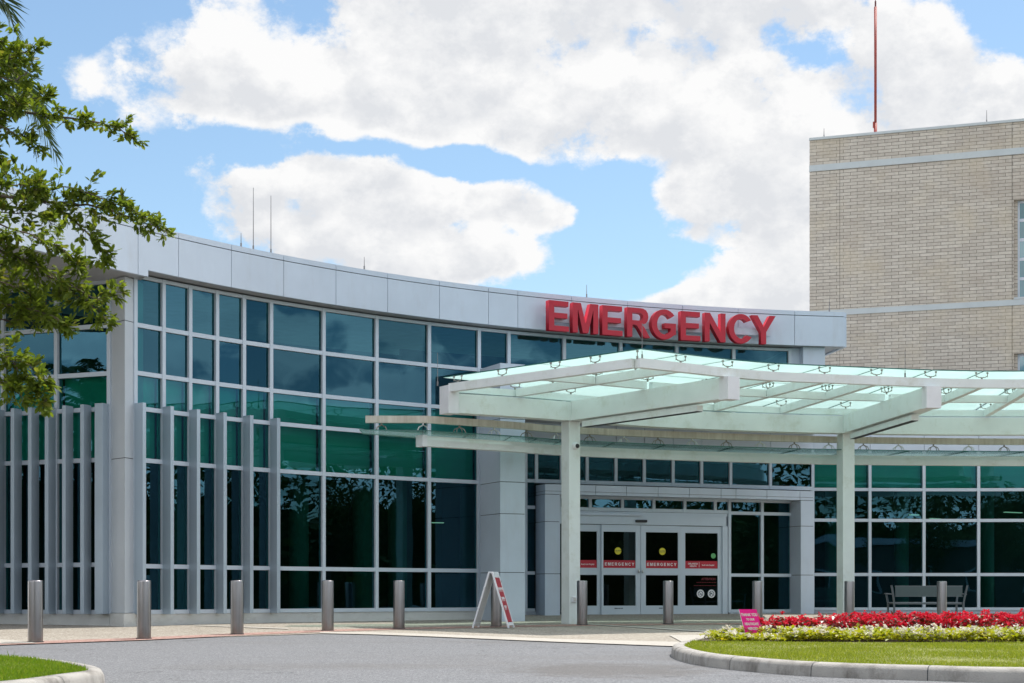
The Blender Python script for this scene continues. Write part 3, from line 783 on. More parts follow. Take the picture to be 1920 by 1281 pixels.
# bold grotesque capitals used on the roof sign and the doors
def ell(cx, cy, rx, ry, a0, a1, n=18): return [(cx + rx * math.cos(R_(a0 + (a1 - a0) * i / n)), cy + ry * math.sin(R_(a0 + (a1 - a0) * i / n))) for i in range(n + 1)]
GL = {
 'E': (.76, [[(0, 0), (.76, 0), (.76, .17), (.2, .17), (.2, .43), (.70, .43), (.70, .60), (.2, .60), (.2, .83), (.74, .83), (.74, 1), (0, 1)]]),
 'M': (.965, [[(0, 0), (.19, 0), (.19, .79), (.385, 0), (.58, 0), (.775, .79), (.775, 0), (.965, 0), (.965, 1), (.66, 1), (.483, .32), (.305, 1), (0, 1)]]),
 'R': (.88, [[(0, 0), (.2, 0), (.2, .415), (.29, .415), (.37, .39), (.44, .31), (.64, 0), (.88, 0), (.70, .29), (.62, .39), (.55, .44), (.70, .48), (.79, .58), (.815, .71), (.79, .84), (.72, .94), (.6, .99), (.43, 1), (0, 1)],
             [(.2, .57), (.2, .83), (.44, .83), (.55, .815), (.60, .77), (.61, .70), (.59, .63), (.54, .585), (.42, .57)]]),
 'G': (.92, [ell(.48, .5, .48, .52, 38, 312, 26) + [(.92, .17), (.92, .545), (.49, .545), (.49, .375), (.72, .375), (.72, .265)] + ell(.48, .5, .275, .345, -48, -322, 22)]),
 'N': (.80, [[(0, 0), (.19, 0), (.19, .66), (.6, 0), (.8, 0), (.8, 1), (.61, 1), (.61, .34), (.2, 1), (0, 1)]]),
 'C': (.87, [ell(.47, .5, .47, .52, 36, 328, 28) + ell(.47, .5, .27, .345, -40, -316, 22)]),
 'Y': (.94, [[(.37, 0), (.57, 0), (.57, .42), (.94, 1), (.70, 1), (.475, .60), (.24, 1), (0, 1), (.37, .42)]]),
}
def glyph(ch, name, w, h, ext, mat, parent, mtx):
    gw, sp = GL[ch]
    return curve_mesh(name, [[((x / gw - .5) * w, (y) * h) for x, y in s] for s in sp], ext, mat, parent, mtx)
for d, c in ((sd1, 1161.5), (sd2, 1240.5)):
    px = [c + (k - 4) * 6.35 for k in range(9)]
    for ch, p in zip('EMERGENCY', px):
        glyph(ch, 'letter', .068 * GL[ch][0] / .8, .083, .004, M['white'], d, emat(p, .807, O1 + .055 + .004))
def disc(mat, name, parent, px, z, o, r, ext=.004, y=1.0):
    return curve_mesh(name, [[(r * math.cos(2 * math.pi * k / 32), r * y * math.sin(2 * math.pi * k / 32)) for k in range(32)]], ext, mat, parent, emat(px, z, o))
for d, c in ((sd1, 1158.7), (sd2, 1242)):
    disc(M['yellow'], 'yellow_sticker', d, c, 1.215, O1 + .05, .10)
    text_mesh('sticker_text', 'CAUTION', .042, M['navy'], d, emat(c, 1.225, O1 + .0535), .001, .001)
    text_mesh('sticker_text', 'AUTOMATIC DOOR', .020, M['navy'], d, emat(c, 1.188, O1 + .0535), .001)
    m = MB(); e = el(c + (1 if c < 1200 else -1) * 0 + (39.2 if c < 1200 else -37), O1 + .14)
    m.lathe([(.0, -.055), (.02, -.05), (.028, -.0), (.022, .05), (0, .052)], (e[0], e[1], .655), 10); m.build('handle', M['steel_bright'], d, smooth=True)
    text_mesh('floor_decal', 'EMERGENCY PUSH TO OPEN', .032, M['navy'], d, emat(c + 1.5, -.385, O1 + .075), .001, .002, sx=.62)
disc(M['green'], 'green_sticker', sl2, 1337.5, 1.105, O1 - .004, .075)
text_mesh('hospital_name', 'ORLANDO', .068, M['white'], sl2, emat(1299, .873, O1 + .001), .002, .001, sx=.92)
text_mesh('hospital_name', 'HEALTH', .062, M['white'], sl2, emat(1299.5, .807, O1 + .001), .002, .001, sx=.92)
m = MB(); dpx(1310.7, 1311.2, .775, .92, O1 - .002, O1 + .001, m); m.build('divider_line', M['white'], sl2)
text_mesh('hospital_name', 'South Lake Hospital', .062, M['white'], sl2, emat(1327.5, .84, O1 + .001), .002, .0005, sx=.78)
text_mesh('hospital_name', 'South Lake Hospital', .062, M['white'], sl1, emat(1102, .84, O1 + .001), .002, .0005, sx=.78)
text_mesh('notice_text', 'ATTENTION', .085, M['attn'], sl2, emat(1328.5, .44, O1 - .006), .002, .003, sx=.95)
rnd = random.Random(4); m = MB()
for zz, a, b in ((.345, 1306, 1343), (.255, 1301, 1343)):       # lines too faint to read in the photograph
    x = a
    while x < b:
        w = rnd.uniform(1.2, 2.6); dpx(x, min(b, x + w), zz - .008, zz + .010, O1 - .009, O1 - .006, m); x += w + rnd.uniform(.5, 1.1)
m.build('faint_notice_lines', M['attn'], sl2)
for c, kind in ((1313.5, 0), (1334, 1)):
    disc(M['white'], 'prohibition_sticker', sl2, c, .025, O1 - .006, .118, .003)
    ring = [[(.082 * math.cos(2 * math.pi * k / 32), .082 * math.sin(2 * math.pi * k / 32)) for k in range(32)], [(.066 * math.cos(2 * math.pi * k / 32), .066 * math.sin(2 * math.pi * k / 32)) for k in range(32)]]
    mt = emat(c, .025, O1 - .002)
    curve_mesh('prohibition_ring', ring, .003, M['navy'], sl2, mt)
    curve_mesh('prohibition_slash', [[(-.055, .045), (-.045, .055), (.055, -.045), (.045, -.055)]], .003, M['navy'], sl2, mt)
    if kind == 0: curve_mesh('cigarette_symbol', [[(-.045, -.022), (.04, -.022), (.04, -.008), (-.045, -.008)], [(.03, 0), (.037, 0), (.042, .03), (.034, .03)]], .003, M['navy'], sl2, mt)
    else: curve_mesh('gun_symbol', [[(-.045, .026), (.04, .026), (.04, .006), (0, .006), (-.005, -.012), (-.018, -.012), (-.028, -.045), (-.048, -.045), (-.036, .004)]], .003, M['navy'], sl2, mt)
m = MB(); dpx(1489.5, 1493, -.05, .12, .12, .2, m); m.build('wall_box', M['alu'], B)

# interior seen through the glass: floors, ceiling, back walls, shades, columns
m = MB()
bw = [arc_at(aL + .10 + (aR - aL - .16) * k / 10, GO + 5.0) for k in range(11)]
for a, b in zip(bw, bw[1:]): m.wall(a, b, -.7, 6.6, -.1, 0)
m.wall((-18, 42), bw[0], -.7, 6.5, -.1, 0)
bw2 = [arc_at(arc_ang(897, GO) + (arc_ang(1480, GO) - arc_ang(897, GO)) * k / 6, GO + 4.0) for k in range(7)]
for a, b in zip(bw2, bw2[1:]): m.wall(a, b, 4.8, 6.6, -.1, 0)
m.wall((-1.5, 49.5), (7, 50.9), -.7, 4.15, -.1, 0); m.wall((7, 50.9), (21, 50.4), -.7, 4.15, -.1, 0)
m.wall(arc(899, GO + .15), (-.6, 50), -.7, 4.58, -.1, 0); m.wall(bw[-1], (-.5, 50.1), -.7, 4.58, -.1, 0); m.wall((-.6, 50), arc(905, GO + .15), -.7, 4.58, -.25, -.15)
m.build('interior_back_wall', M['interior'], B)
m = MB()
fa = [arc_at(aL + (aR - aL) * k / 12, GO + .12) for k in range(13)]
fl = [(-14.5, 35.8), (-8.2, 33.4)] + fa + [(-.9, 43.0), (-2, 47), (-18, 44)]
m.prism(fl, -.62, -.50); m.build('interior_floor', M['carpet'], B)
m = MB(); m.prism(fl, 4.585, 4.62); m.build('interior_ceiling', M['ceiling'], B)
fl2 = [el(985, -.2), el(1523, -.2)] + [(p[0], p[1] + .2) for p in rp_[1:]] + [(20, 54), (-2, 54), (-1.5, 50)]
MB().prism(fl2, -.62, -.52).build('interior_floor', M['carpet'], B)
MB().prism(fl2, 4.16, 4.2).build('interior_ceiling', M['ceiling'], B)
for i in range(9):
    a, b = offs(mp[i], mp[i + 1], -.22)
    for z0, z1 in ((3.86, 4.54), (2.82, 3.82)):
        MB().wall(along(a, b, .03), along(b, a, .03), z0, z1, -.01, 0).build('roller_shade', M['shade'], B)
for i in range(4):
    a, b = offs(lp[i + 1], lp[i], -.22)
    MB().wall(along(a, b, .03), along(b, a, .03), 2.82, 4.54, -.01, 0).build('roller_shade', M['shade'], B)
for i in range(6):
    a, b = offs(rp_[i], rp_[i + 1], -.22)
    MB().wall(along(a, b, .03), along(b, a, .03), 3.14, 4.14, -.01, 0).build('roller_shade', M['shade'], B)
for px, o in ((340, 1.6), (560, 1.5), (680, 1.2), (745, 1.5), (880, 1.0)):
    p = arc(px, GO + o); MB().lathe([(.24, -.5), (.24, 4.58)], (p[0], p[1], 0), 20).build('interior_column', M['intcol'], B, smooth=True)
for px in (1560, 1690, 1850): MB().lathe([(.22, -.5), (.22, 4.16)], (*at(px, 49), 0), 20).build('interior_column', M['intcol'], B, smooth=True)
em, nt = new_mat('ceiling_lamp'); o_ = N(nt, 'ShaderNodeOutputMaterial'); e_ = N(nt, 'ShaderNodeEmission', i_Strength=.5); e_.inputs[0].default_value = (1, .86, .66, 1); L(nt, e_.outputs[0], o_.inputs[0])
for a, b, D, z in ((1690, 1722, 49.5, 2.48), (1745, 1762, 50, 2.38), (1772, 1795, 50.5, 2.33), (1884, 1915, 49.5, 2.55), (1800, 1830, 51, 2.28)):
    MB().wall(at(a, D), at(b, D + .4), z - .012, z + .012, -.05, .05).build('ceiling_lamp', em, B)
for px, z in ((680, 2.0), (806, 1.86)):
    p = arc(px, GO + 2.2); MB().wall(p, (p[0] + .35, p[1] + .1), z - .01, z + .01, -.05, .05).build('ceiling_lamp', em, B)

# ------------------------------------------------------------------ roof sign: nine separate letters on a raceway
S = thing('emergency_sign', 'large red EMERGENCY letters standing off the roof fascia', 'sign', (*arc(1240, -.25), 6.55))
LO = -.30
for ch, a, b in zip('EMERGENCY', (1029.5, 1074, 1129.5, 1176, 1222, 1276.5, 1321.5, 1366.5, 1409), (1067, 1122, 1167.5, 1219, 1267.5, 1313.5, 1360.5, 1409.5, 1454.5)):
    P, Q = arc(a, LO - .09), arc(b, LO - .09); w = math.hypot(Q[0] - P[0], Q[1] - P[1])
    t = Vector((Q[0] - P[0], Q[1] - P[1])).normalized(); n = Vector((t.y, -t.x)); c = lerp(P, Q, .5)
    o = glyph(ch, 'letter', w, .745, .17, M['red'], S, plane_matrix((c[0] - n.x * .085, c[1] - n.y * .085), t, 6.565, n))
m = MB(); a0, a1 = arc_ang(1020, 0), arc_ang(1440, 0); arcstrip(m, a0, a1, -.19, -.10, 6.82, 7.0, 24)
for k in range(13):
    a = a0 + (a1 - a0) * (k + .5) / 13; arcstrip(m, a, a - .0025, -.10, -.001, 6.85, 6.97, 1)
m.build('raceway', M['alu'], S)

# ------------------------------------------------------------------ brick building
BA, BB = at(1518, 55), at(1920, 52.74)
bu = Vector((BB[0] - BA[0], BB[1] - BA[1])).normalized()
def bl(px, o=0.):
    a, b = offs(BA, BB, o); return isect(px, a, b)
K = thing('brick_building', 'tall tan brick building with pale stone bands behind the glass entrance', 'building', (BA[0], BA[1], G(9, 48)))
zt = 15.60
def zz(y, px): return (HY - y) * bl(px)[1] / F
s_of = lambda p: math.hypot(p[0] - BA[0], p[1] - BA[1])
wx0, wx1 = bl(1901), bl(2060)
BEND = bl(2420)
wins = [(zz(558, 1901), zz(375, 1901)), (zz(846, 1901), zz(663, 1901))]
def brickwall(parts, P, Q, depth, name):
    m = MB(); uvs = []
    for a, b, z0, z1 in parts:
        m.wall(a, b, z0, z1, -depth, 0); sa, sb = s_of(a), s_of(b); d = depth
        for f in ([(sa, 0)] * 4, ): pass
        bot = [(sa, 0), (sa, d), (sb, d), (sb, 0)]; top = [(sa, z1), (sb, z1), (sb, z1 + d), (sa, z1 + d)]
        uvs += [bot, top, [(sa, z0), (sb, z0), (sb, z1), (sa, z1)], [(sb, z0), (sb + d, z0), (sb + d, z1), (sb, z1)], [(sb, z0), (sa, z0), (sa, z1), (sb, z1)], [(sa - d, z0), (sa, z0), (sa, z1), (sa - d, z1)]]
    return m.build(name, M['brick'], K, uvs=uvs)
cj = [bl(1518), bl(1575), bl(1898)]
jj = .012
parts = [(cj[0], along(cj[1], cj[0], jj), -1.5, zt), (cj[1], along(cj[2], cj[1], jj), -1.5, zt), (cj[2], wx0, -1.5, zt)]
z_prev = -1.5
for z0, z1 in sorted(wins):
    parts.append((wx0, wx1, z_prev, z0)); z_prev = z1
parts.append((wx0, wx1, z_prev, zt)); parts.append((wx1, BEND, -1.5, zt))
brickwall(parts, BA, BB, .3, 'wall')
m = MB(); a, b = offs(BA, BEND, -.28); m.wall(a, b, -1.4, zt - .05, -.2, 0)
m.build('wall_core', M['joint'], K)
# side wall going back
m = MB(); nb = (-bu.y, bu.x); back_pt = (BA[0] + nb[0] * 14, BA[1] + nb[1] * 14)
m.wall(back_pt, (BA[0] + nb[0] * .302, BA[1] + nb[1] * .302), -1.5, zt, -.3, 0)
d = 14; uv = [[(0, 0)] * 4] * 6; uv[2] = [(0, -1.5), (d, -1.5), (d, zt), (0, zt)]; m.build('side_wall', M['brick'], K, uvs=uv)
m = MB(); m.wall(bl(1517.0, .05), offs(BA, BEND, .05)[1], zt + .003, zt + .085, -.45, 0); m.build('coping', M['band'], K)
MB().prism([(BA[0] + nb[0] * .35, BA[1] + nb[1] * .35), (BEND[0] + nb[0] * .35, BEND[1] + nb[1] * .35), (BEND[0] + nb[0] * 14, BEND[1] + nb[1] * 14), back_pt], zt - .5, zt - .4).build('roof', M['roof'], K)
for y0, y1 in ((322.5, 311), (588.5 + 3, 580 - 3)):
    px = 1518
    zA, zB = zz(y0, 1518), zz(y1, 1518)
    if y0 > 400: zA, zB = zz(590.5, 1584), zz(580.3, 1584)
    m = MB(); m.wall(bl(1517.2, .035), offs(BA, BEND, .035)[1], zA, zB, -.06, 0); m.build('stone_band', M['band'], K)
for z0, z1 in wins:
    rr = [z1 - (z1 - z0) * k / 5 for k in range(6)]
    w = bay(bl(1908.5, -.2), bl(1990, -.2), rr, last=True, parent=K, name='window', mull=(-.08, 0), half=.06, gmat=M['glass_thin'], th=.05)
    m = MB(); m.wall(bl(1901, -.12), bl(1908, -.12), z0, z1, -.15, 0); m.wall(bl(1991, -.12), bl(2060, -.12), z0, z1, -.15, 0); m.build('window_surround', M['brick'], w, uvs=[[(0, 0), (.1, 0), (.1, 3), (0, 3)]] * 12)
    m = MB(); m.wall(bl(1901, .02), bl(2060, .02), z0 - .06, z0 + .002, -.25, 0); m.build('sill', M['band'], w)
    a, b = bl(1901, -.279), bl(2060, -.279); MB().wall(a, b, z0, z1, -.01, 0).build('window_blind', M['shade'], w)

# mast and lightning rods
mx, my = (1641.5 - HX) * 56.5 / F, 56.5
T = thing('red_mast', 'tall thin red painted mast rising from the brick building roof', 'mast', (mx, my, zt - .4))
MB().tube([(mx, my, zt - .4), (mx, my, zt + 1.05)], .058, 12).build('mast_base', M['mast'], T, smooth=True)
MB().tube([(mx, my, zt + 1.04), (mx + .0, my, 20.75)], [.046, .05], 12).build('pole', M['mast'], T, smooth=True)
MB().box((mx - .07, my - .02, zt + .98), (.05, .05, .22)).build('cable_clamp', M['mast'], T)
MB().tube([(mx, my, 20.74), (mx, my, 20.95), (mx, my, 20.96), (mx, my, 21.1)], [.03, .03, .012, .012], 10).build('mast_tip', M['mastdark'], T)
def rod(p, z0, z1, label, r=.010, grp='lightning rods along the roof edges'):
    o = MB().tube([(0, 0, 0), (0, 0, .10), (0, 0, .101), (0, 0, z1 - z0)], [.02, .02, r, r * .6], 6).build('lightning_rod', M['rod'])
    o.location = (p[0], p[1], z0); return tag(o, label, 'lightning rod', grp)
def rod_arc(px, ytop, label, r=.010):
    p = arc(px, .10); rod(p, 7.552, (HY - ytop) * p[1] / F, label, r)
rod_arc(475, 352, 'tallest lightning rod on the curved roof, left of its near twin', .011)
rod_arc(508, 367, 'tall lightning rod on the curved roof, right of the tallest one', .011)
rod_arc(452, 437, 'very short lightning rod left of the two tall roof rods')
rod_arc(683, 482, 'short lightning rod alone over the middle of the curved roof')
rod_arc(1100, 534, 'short lightning rod on the roof edge above the red letters M and E')
rod_arc(1555, 561, 'short pale lightning rod at the right end of the curved roof')
for px, yt, lb in ((1545, 241, 'short lightning rod near the left corner of the brick roof'), (1850, 207, 'short lightning rod on the brick roof right of the red mast')):
    p = bl(px, -.1); rod(p, zt + .087, (HY - yt) * p[1] / F, lb, .013)

# ------------------------------------------------------------------ upper glass canopy
C1 = (1.36, 37.05); C2 = (8.33, 39.95)
Fp = [(2.46, 31.4), (3.38, 32.05), (4.42, 32.80), (5.45, 33.35), (6.58, 33.68), (7.75, 34.02), (8.98, 34.33), (10.13, 34.5), (11.30, 34.5), (12.6, 34.35), (13.9, 34.0)]
Bp = [(-1.46, 35.3), (.07, 36.15), (1.36, 37.0), (3.2, 38.2), (4.94, 38.95), (6.65, 39.5), (8.31, 39.85), (10.05, 40.1), (11.9, 40.2), (13.7, 40.1), (15.4, 39.7)]
# radial 0 is the left edge, 2 and 6 are the deep column beams
K1 = thing('glass_canopy', 'frosted glass entrance canopy on white steel beams and two square columns', 'canopy', (C1[0], C1[1], G(*C1)))
def beam(path, w, z0, z1, name, mat, parent, bevel=.006, zb=None):
    m = MB(); n = len(path); l_, r_ = [], []
    for i, p in enumerate(path):
        a = path[max(i - 1, 0)]; b = path[min(i + 1, n - 1)]; t = Vector((b[0] - a[0], b[1] - a[1])).normalized(); s = Vector((-t.y, t.x)) * w / 2
        l_.append((p[0] + s.x, p[1] + s.y)); r_.append((p[0] - s.x, p[1] - s.y))
    b0 = 0
    for i in range(n): m.v += [(*r_[i], z0), (*l_[i], z0), (*l_[i], z1), (*r_[i], z1)]
    for i in range(n - 1):
        a, b = i * 4, i * 4 + 4
        for k in range(4): m.f.append((a + k, a + (k + 1) % 4, b + (k + 1) % 4, b + k)[::-1]); m.mi.append(0)
    m.f += [(0, 1, 2, 3), ((n - 1) * 4 + 3, (n - 1) * 4 + 2, (n - 1) * 4 + 1, (n - 1) * 4)]; m.mi += [0, 0]
    return m.build(name, mat, parent)
for c, yaw, w in ((C1, R_(34), .315), (C2, R_(17), .325)):
    col = MB().box((c[0], c[1], (4.0 + G(*c) - .1) / 2), (w, w, 4.0 - G(*c) + .1), yaw).build('column', M['beam'], K1, bevel=.01)
ring = catmull(Fp, 5); girder = catmull([(-1.30, 35.38)] + Bp[1:3], 3)[:-1] + catmull(Bp[2:], 5)
beam(girder, .34, 4.003, 4.43, 'girder', M['beam'], K1)
beam(ring, .15, 4.452, 4.635, 'front_beam', M['beam'], K1)
beam([lerp(Bp[0], Fp[0], .03), lerp(Bp[0], Fp[0], .985)], .15, 4.454, 4.637, 'edge_beam', M['beam'], K1)
# heavy column beams with blank end caps
for i in (2, 6):
    A, Z = (C1, C2)[i == 6], Fp[i]; Z = lerp(A, Z, 1.0)
    a = lerp(A, Z, .035)
    beam([a, lerp(A, Z, .985)], .30, 4.006, 4.445, 'column_beam', M['beam'], K1)
    e0, e1 = lerp(A, Z, .985), lerp(A, Z, 1.035)
    beam([e0, e1], .325, 3.985, 4.448, 'end_cap', M['plastic'], K1)
    beam([lerp(A, Z, .10), lerp(A, Z, .84)], .17, 3.835, 3.96, 'light_housing', M['beam'], K1)
    beam([lerp(A, Z, .10), lerp(A, Z, .84)], .14, 3.825, 3.837, 'lens', M['joint'], K1)
# left block where girder and edge beam meet
beam([(-1.50, 35.25), (-1.27, 35.39)], .40, 3.985, 4.60, 'end_cap', M['plastic'], K1)
for i in (1, 3, 4, 5, 7, 8, 9, 10):
    beam([lerp(Bp[i], Fp[i], .02), lerp(Bp[i], Fp[i], .99)], .13, 4.458, 4.632, 'rafter', M['beam'], K1)
mid = [lerp(b, f, .52) for b, f in zip(Bp, Fp)]
for i in range(10): beam([lerp(mid[i], mid[i + 1], .05), lerp(mid[i], mid[i + 1], .95)], .13, 4.462, 4.628, 'cross_beam', M['beam'], K1)
beam(girder, .14, 4.47, 4.62, 'back_rail', M['beam'], K1)
# glass panels
def ext(p, q, d):   # move p away from q by d
    v = Vector((p[0] - q[0], p[1] - q[1])).normalized(); return (p[0] + v.x * d, p[1] + v.y * d)
FpG = [ext(f, b, .10) for f, b in zip(Fp, Bp)]; BpG = [ext(b, f, (.12, .4, 1.0)[min(i, 2)] if i < 3 else 1.5) for i, (f, b) in enumerate(zip(Fp, Bp))]  # back edge lengthened out of sight so the glass shades the paving
FpG[0] = (FpG[0][0] - .02, FpG[0][1] - .06)
for i in range(10):
    halves = [(FpG[i], FpG[i + 1], mid[i], mid[i + 1]), (mid[i], mid[i + 1], BpG[i], BpG[i + 1])]
    for h, (a, b, c, d) in enumerate(halves):
        g = .012; A_, B_, C_, D_ = lerp(a, b, g), lerp(b, a, g), lerp(c, d, g), lerp(d, c, g)
        A_, C_ = lerp(A_, C_, .004), lerp(C_, A_, .004); B_, D_ = lerp(B_, D_, .004), lerp(D_, B_, .004)
        m = MB(); z0, z1 = 4.795, 4.818
        m.hexa([(*A_, z0), (*B_, z0), (*D_, z0), (*C_, z0), (*A_, z1), (*B_, z1), (*D_, z1), (*C_, z1)])
        m.mi = [0, 0, 1, 1, 1, 1]
        m.build('glass_panel', [M['canopyglass'], M['glassedge']], K1)
# spider fittings
def spider(p, t, n_arm, parent, zb=4.635, zt_=4.795):
    m = MB(); m.tube([(p[0], p[1], zb - .005), (p[0], p[1], zb + .045)], .022, 8)
    t = Vector(t).normalized(); s = Vector((-t.y, t.x)); dirs = {1: [Vector((0, 0))], 2: [t, -t], 4: [t + s, t - s, -t + s, -t - s]}[n_arm]
    for d in dirs:
        if d.length > 0: d = d.normalized()
        r = .125 if n_arm > 1 else 0
        e = (p[0] + d.x * r, p[1] + d.y * r)
        if r: m.tube([(p[0], p[1], zb + .04), (p[0] + d.x * r * .6, p[1] + d.y * r * .6, zb + .048), (e[0], e[1], zb + .085)], [.012, .010, .009], 6)
        m.tube([(e[0], e[1], zb + .05), (e[0], e[1], zb + .125), (e[0], e[1], zb + .126), (e[0], e[1], zt_ - .001)], [.009, .009, .024, .024], 8)
    return m.build('spider_fitting', M['steel'], parent)
for i in range(1, 11):
    t = Vector((Fp[min(i + 1, 10)][0] - Fp[i - 1][0], Fp[min(i + 1, 10)][1] - Fp[i - 1][1]))
    spider(Fp[i], t, 2, K1); spider(mid[i], t, 4, K1); spider(Bp[i], t, 2, K1)
spider(Fp[0], (1, 0), 1, K1)
ev = Vector((Fp[0][0] - Bp[0][0], Fp[0][1] - Bp[0][1]))
for tt in (.07, .32, .6, .8): spider(lerp(Bp[0], Fp[0], tt), ev, 2, K1)
for tt in (.25, .75): spider(lerp(Bp[1], Fp[1], tt), ev, 4, K1)
# slim rods standing on the canopy
def crod(p, z0, ytop, lb, D=None):
    rod(p, z0, (HY - ytop) * p[1] / F, lb, .008, 'lightning rods on the glass canopy')
crod(at(820.5, 35.3), 4.605, 662, 'thin rod on the left end block of the glass canopy')
crod(at(1204, 31.55), 4.64, 606, 'thin rod on the front corner of the glass canopy')
crod(at(1697, 34.25), 4.64, 656, 'thin rod on the canopy front beam against the brick wall')

# camera dome and junction box on the column
cd = thing('security_camera', 'small dome security camera on the left canopy column', 'security camera', (C1[0] + .08, C1[1] - .2, 3.42))
cn = Vector((math.sin(R_(34)), -math.cos(R_(34)), 0)); base = Vector((C1[0], C1[1], 3.43)) + cn * .158 + Vector((-.0, 0, 0))
def lathe_dir(m, prof, base, d, n=16):
    q = Vector((0, 0, 1)).rotation_difference(d); b = len(m.v)
    t = MB(); t.lathe(prof, n=n)
    m.v += [tuple(base + q @ Vector(v)) for v in t.v]; m.f += [tuple(b + i for i in f) for f in t.f]; m.mi += t.mi; return m
lathe_dir(MB(), [(.085, 0), (.085, .04), (.07, .08), (.05, .085)], base, cn).build('housing', M['plastic'], cd, smooth=True)
lathe_dir(MB(), [(.052, .08), (.045, .115), (.02, .135), (.0, .138)], base, (cn + Vector((.25, -.1, -.1))).normalized()).build('dome', M['black'], cd, smooth=True)
for c, yw, ww, px, lb in ((C1, 34, .315, 1075, 'small grey switch box on the left canopy column'), (C2, 17, .325, 1584, 'small grey switch box on the right canopy column')):
    n_ = Vector((math.sin(R_(yw)), -math.cos(R_(yw)), 0)); p = Vector((c[0], c[1], -.11)) + n_ * (ww / 2 + .021) + Vector((-n_.y, n_.x, 0)) * (-.03)
    o = thing('switch_box', lb, 'switch box', tuple(p)); MB().box(tuple(p), (.13, .04, .13), R_(yw)).build('box', M['plastic'], o, bevel=.006)
    q = p + n_ * .022; MB().box(tuple(q), (.075, .006, .075), R_(yw)).build('cover_plate', M['steel_bright'], o)

# ------------------------------------------------------------------ lower canopy behind the columns
K2 = thing('lower_canopy', 'slim lower glass canopy with weathered hanging beam along the entrance wall', 'canopy', (3, 39, 3.3))
tp = [(-3.24, 35.3), (-1.88, 35.33)] + [(.0, 36.55), (1.19, 37.5), (3.7, 38.65), (7.15, 39.75), (10, 40.25), (12.96, 40.5), (15.5, 40.3)]
path = tp[:2] + catmull(tp[1:], 5)[1:]
path = [(x, y + .12) for x, y in path]
beam(path, .12, 3.80, 3.955, 'hanging_beam', M['stained'], K2)
lo = [(-2.00, 35.6), (0, 37.0), (1.19, 37.95), (3.7, 39.15), (7.2, 40.35), (10, 40.8), (12.96, 41.0), (15.5, 40.8)]
lo = catmull(lo, 5)
beam(lo, .20, 3.30, 3.45, 'lower_beam', M['beam'], K2)
beam(lo, .14, 3.453, 3.53, 'upper_rail', M['beam'], K2)
beam([(-2.06, 35.55), (-1.96, 35.63)], .26, 3.285, 3.54, 'end_cap', M['plastic'], K2)
gl_a = [(-3.35, 35.05)] + [(x, y - .12) for x, y in tp[1:]]; gl_b = [(-3.35, 35.9)] + [(x - .3, y + 1.6) for x, y in tp[1:]]
gl_b = [(x, min(y, bolY(0) + 99)) for x, y in gl_b]
for i in range(len(gl_a) - 1):
    for k in range(2 if i else 1):
        kk = 2 if i else 1
        a, b = lerp(gl_a[i], gl_a[i + 1], k / kk + .004), lerp(gl_a[i], gl_a[i + 1], (k + 1) / kk - .004); c, d = lerp(gl_b[i], gl_b[i + 1], k / kk + .004), lerp(gl_b[i], gl_b[i + 1], (k + 1) / kk - .004)
        m = MB(); m.hexa([(*a, 3.60), (*b, 3.60), (*d, 3.60), (*c, 3.60), (*a, 3.62), (*b, 3.62), (*d, 3.62), (*c, 3.62)]); m.mi = [0, 0, 1, 1, 1, 1]
        m.build('glass_panel', [M['clearglass'], M['glassedge']], K2)
def clampf(p, t, s=1):
    m = MB(); t = Vector(t).normalized()
    q = lambda d, z, o=0: (p[0] + t.x * d - t.y * o, p[1] + t.y * d + t.x * o, z)
    m.tube([q(0, 3.80), q(0, 3.755)], .02, 8)
    m.tube([q(-.12, 3.63, -.08), q(-.09, 3.71, -.05), q(0, 3.76), q(.09, 3.71, -.05), q(.12, 3.63, -.08)], .011, 6)
    m.tube([q(-.12, 3.64, .08), q(-.09, 3.71, .05), q(0, 3.755), q(.09, 3.71, .05), q(.12, 3.64, .08)], .011, 6)
    return m.build('glass_clamp', M['steel'] if s else M['steel_bright'], K2)
tot = 0; last = None; acc = .35; j = 0
for a, b in zip(path, path[1:]):
    l = math.hypot(b[0] - a[0], b[1] - a[1]); d = 0
    while acc <= l - d:
        d += acc; acc = .92; j += 1
        clampf(lerp(a, b, d / l), (b[0] - a[0], b[1] - a[1]), j % 2)
    acc -= (l - d)

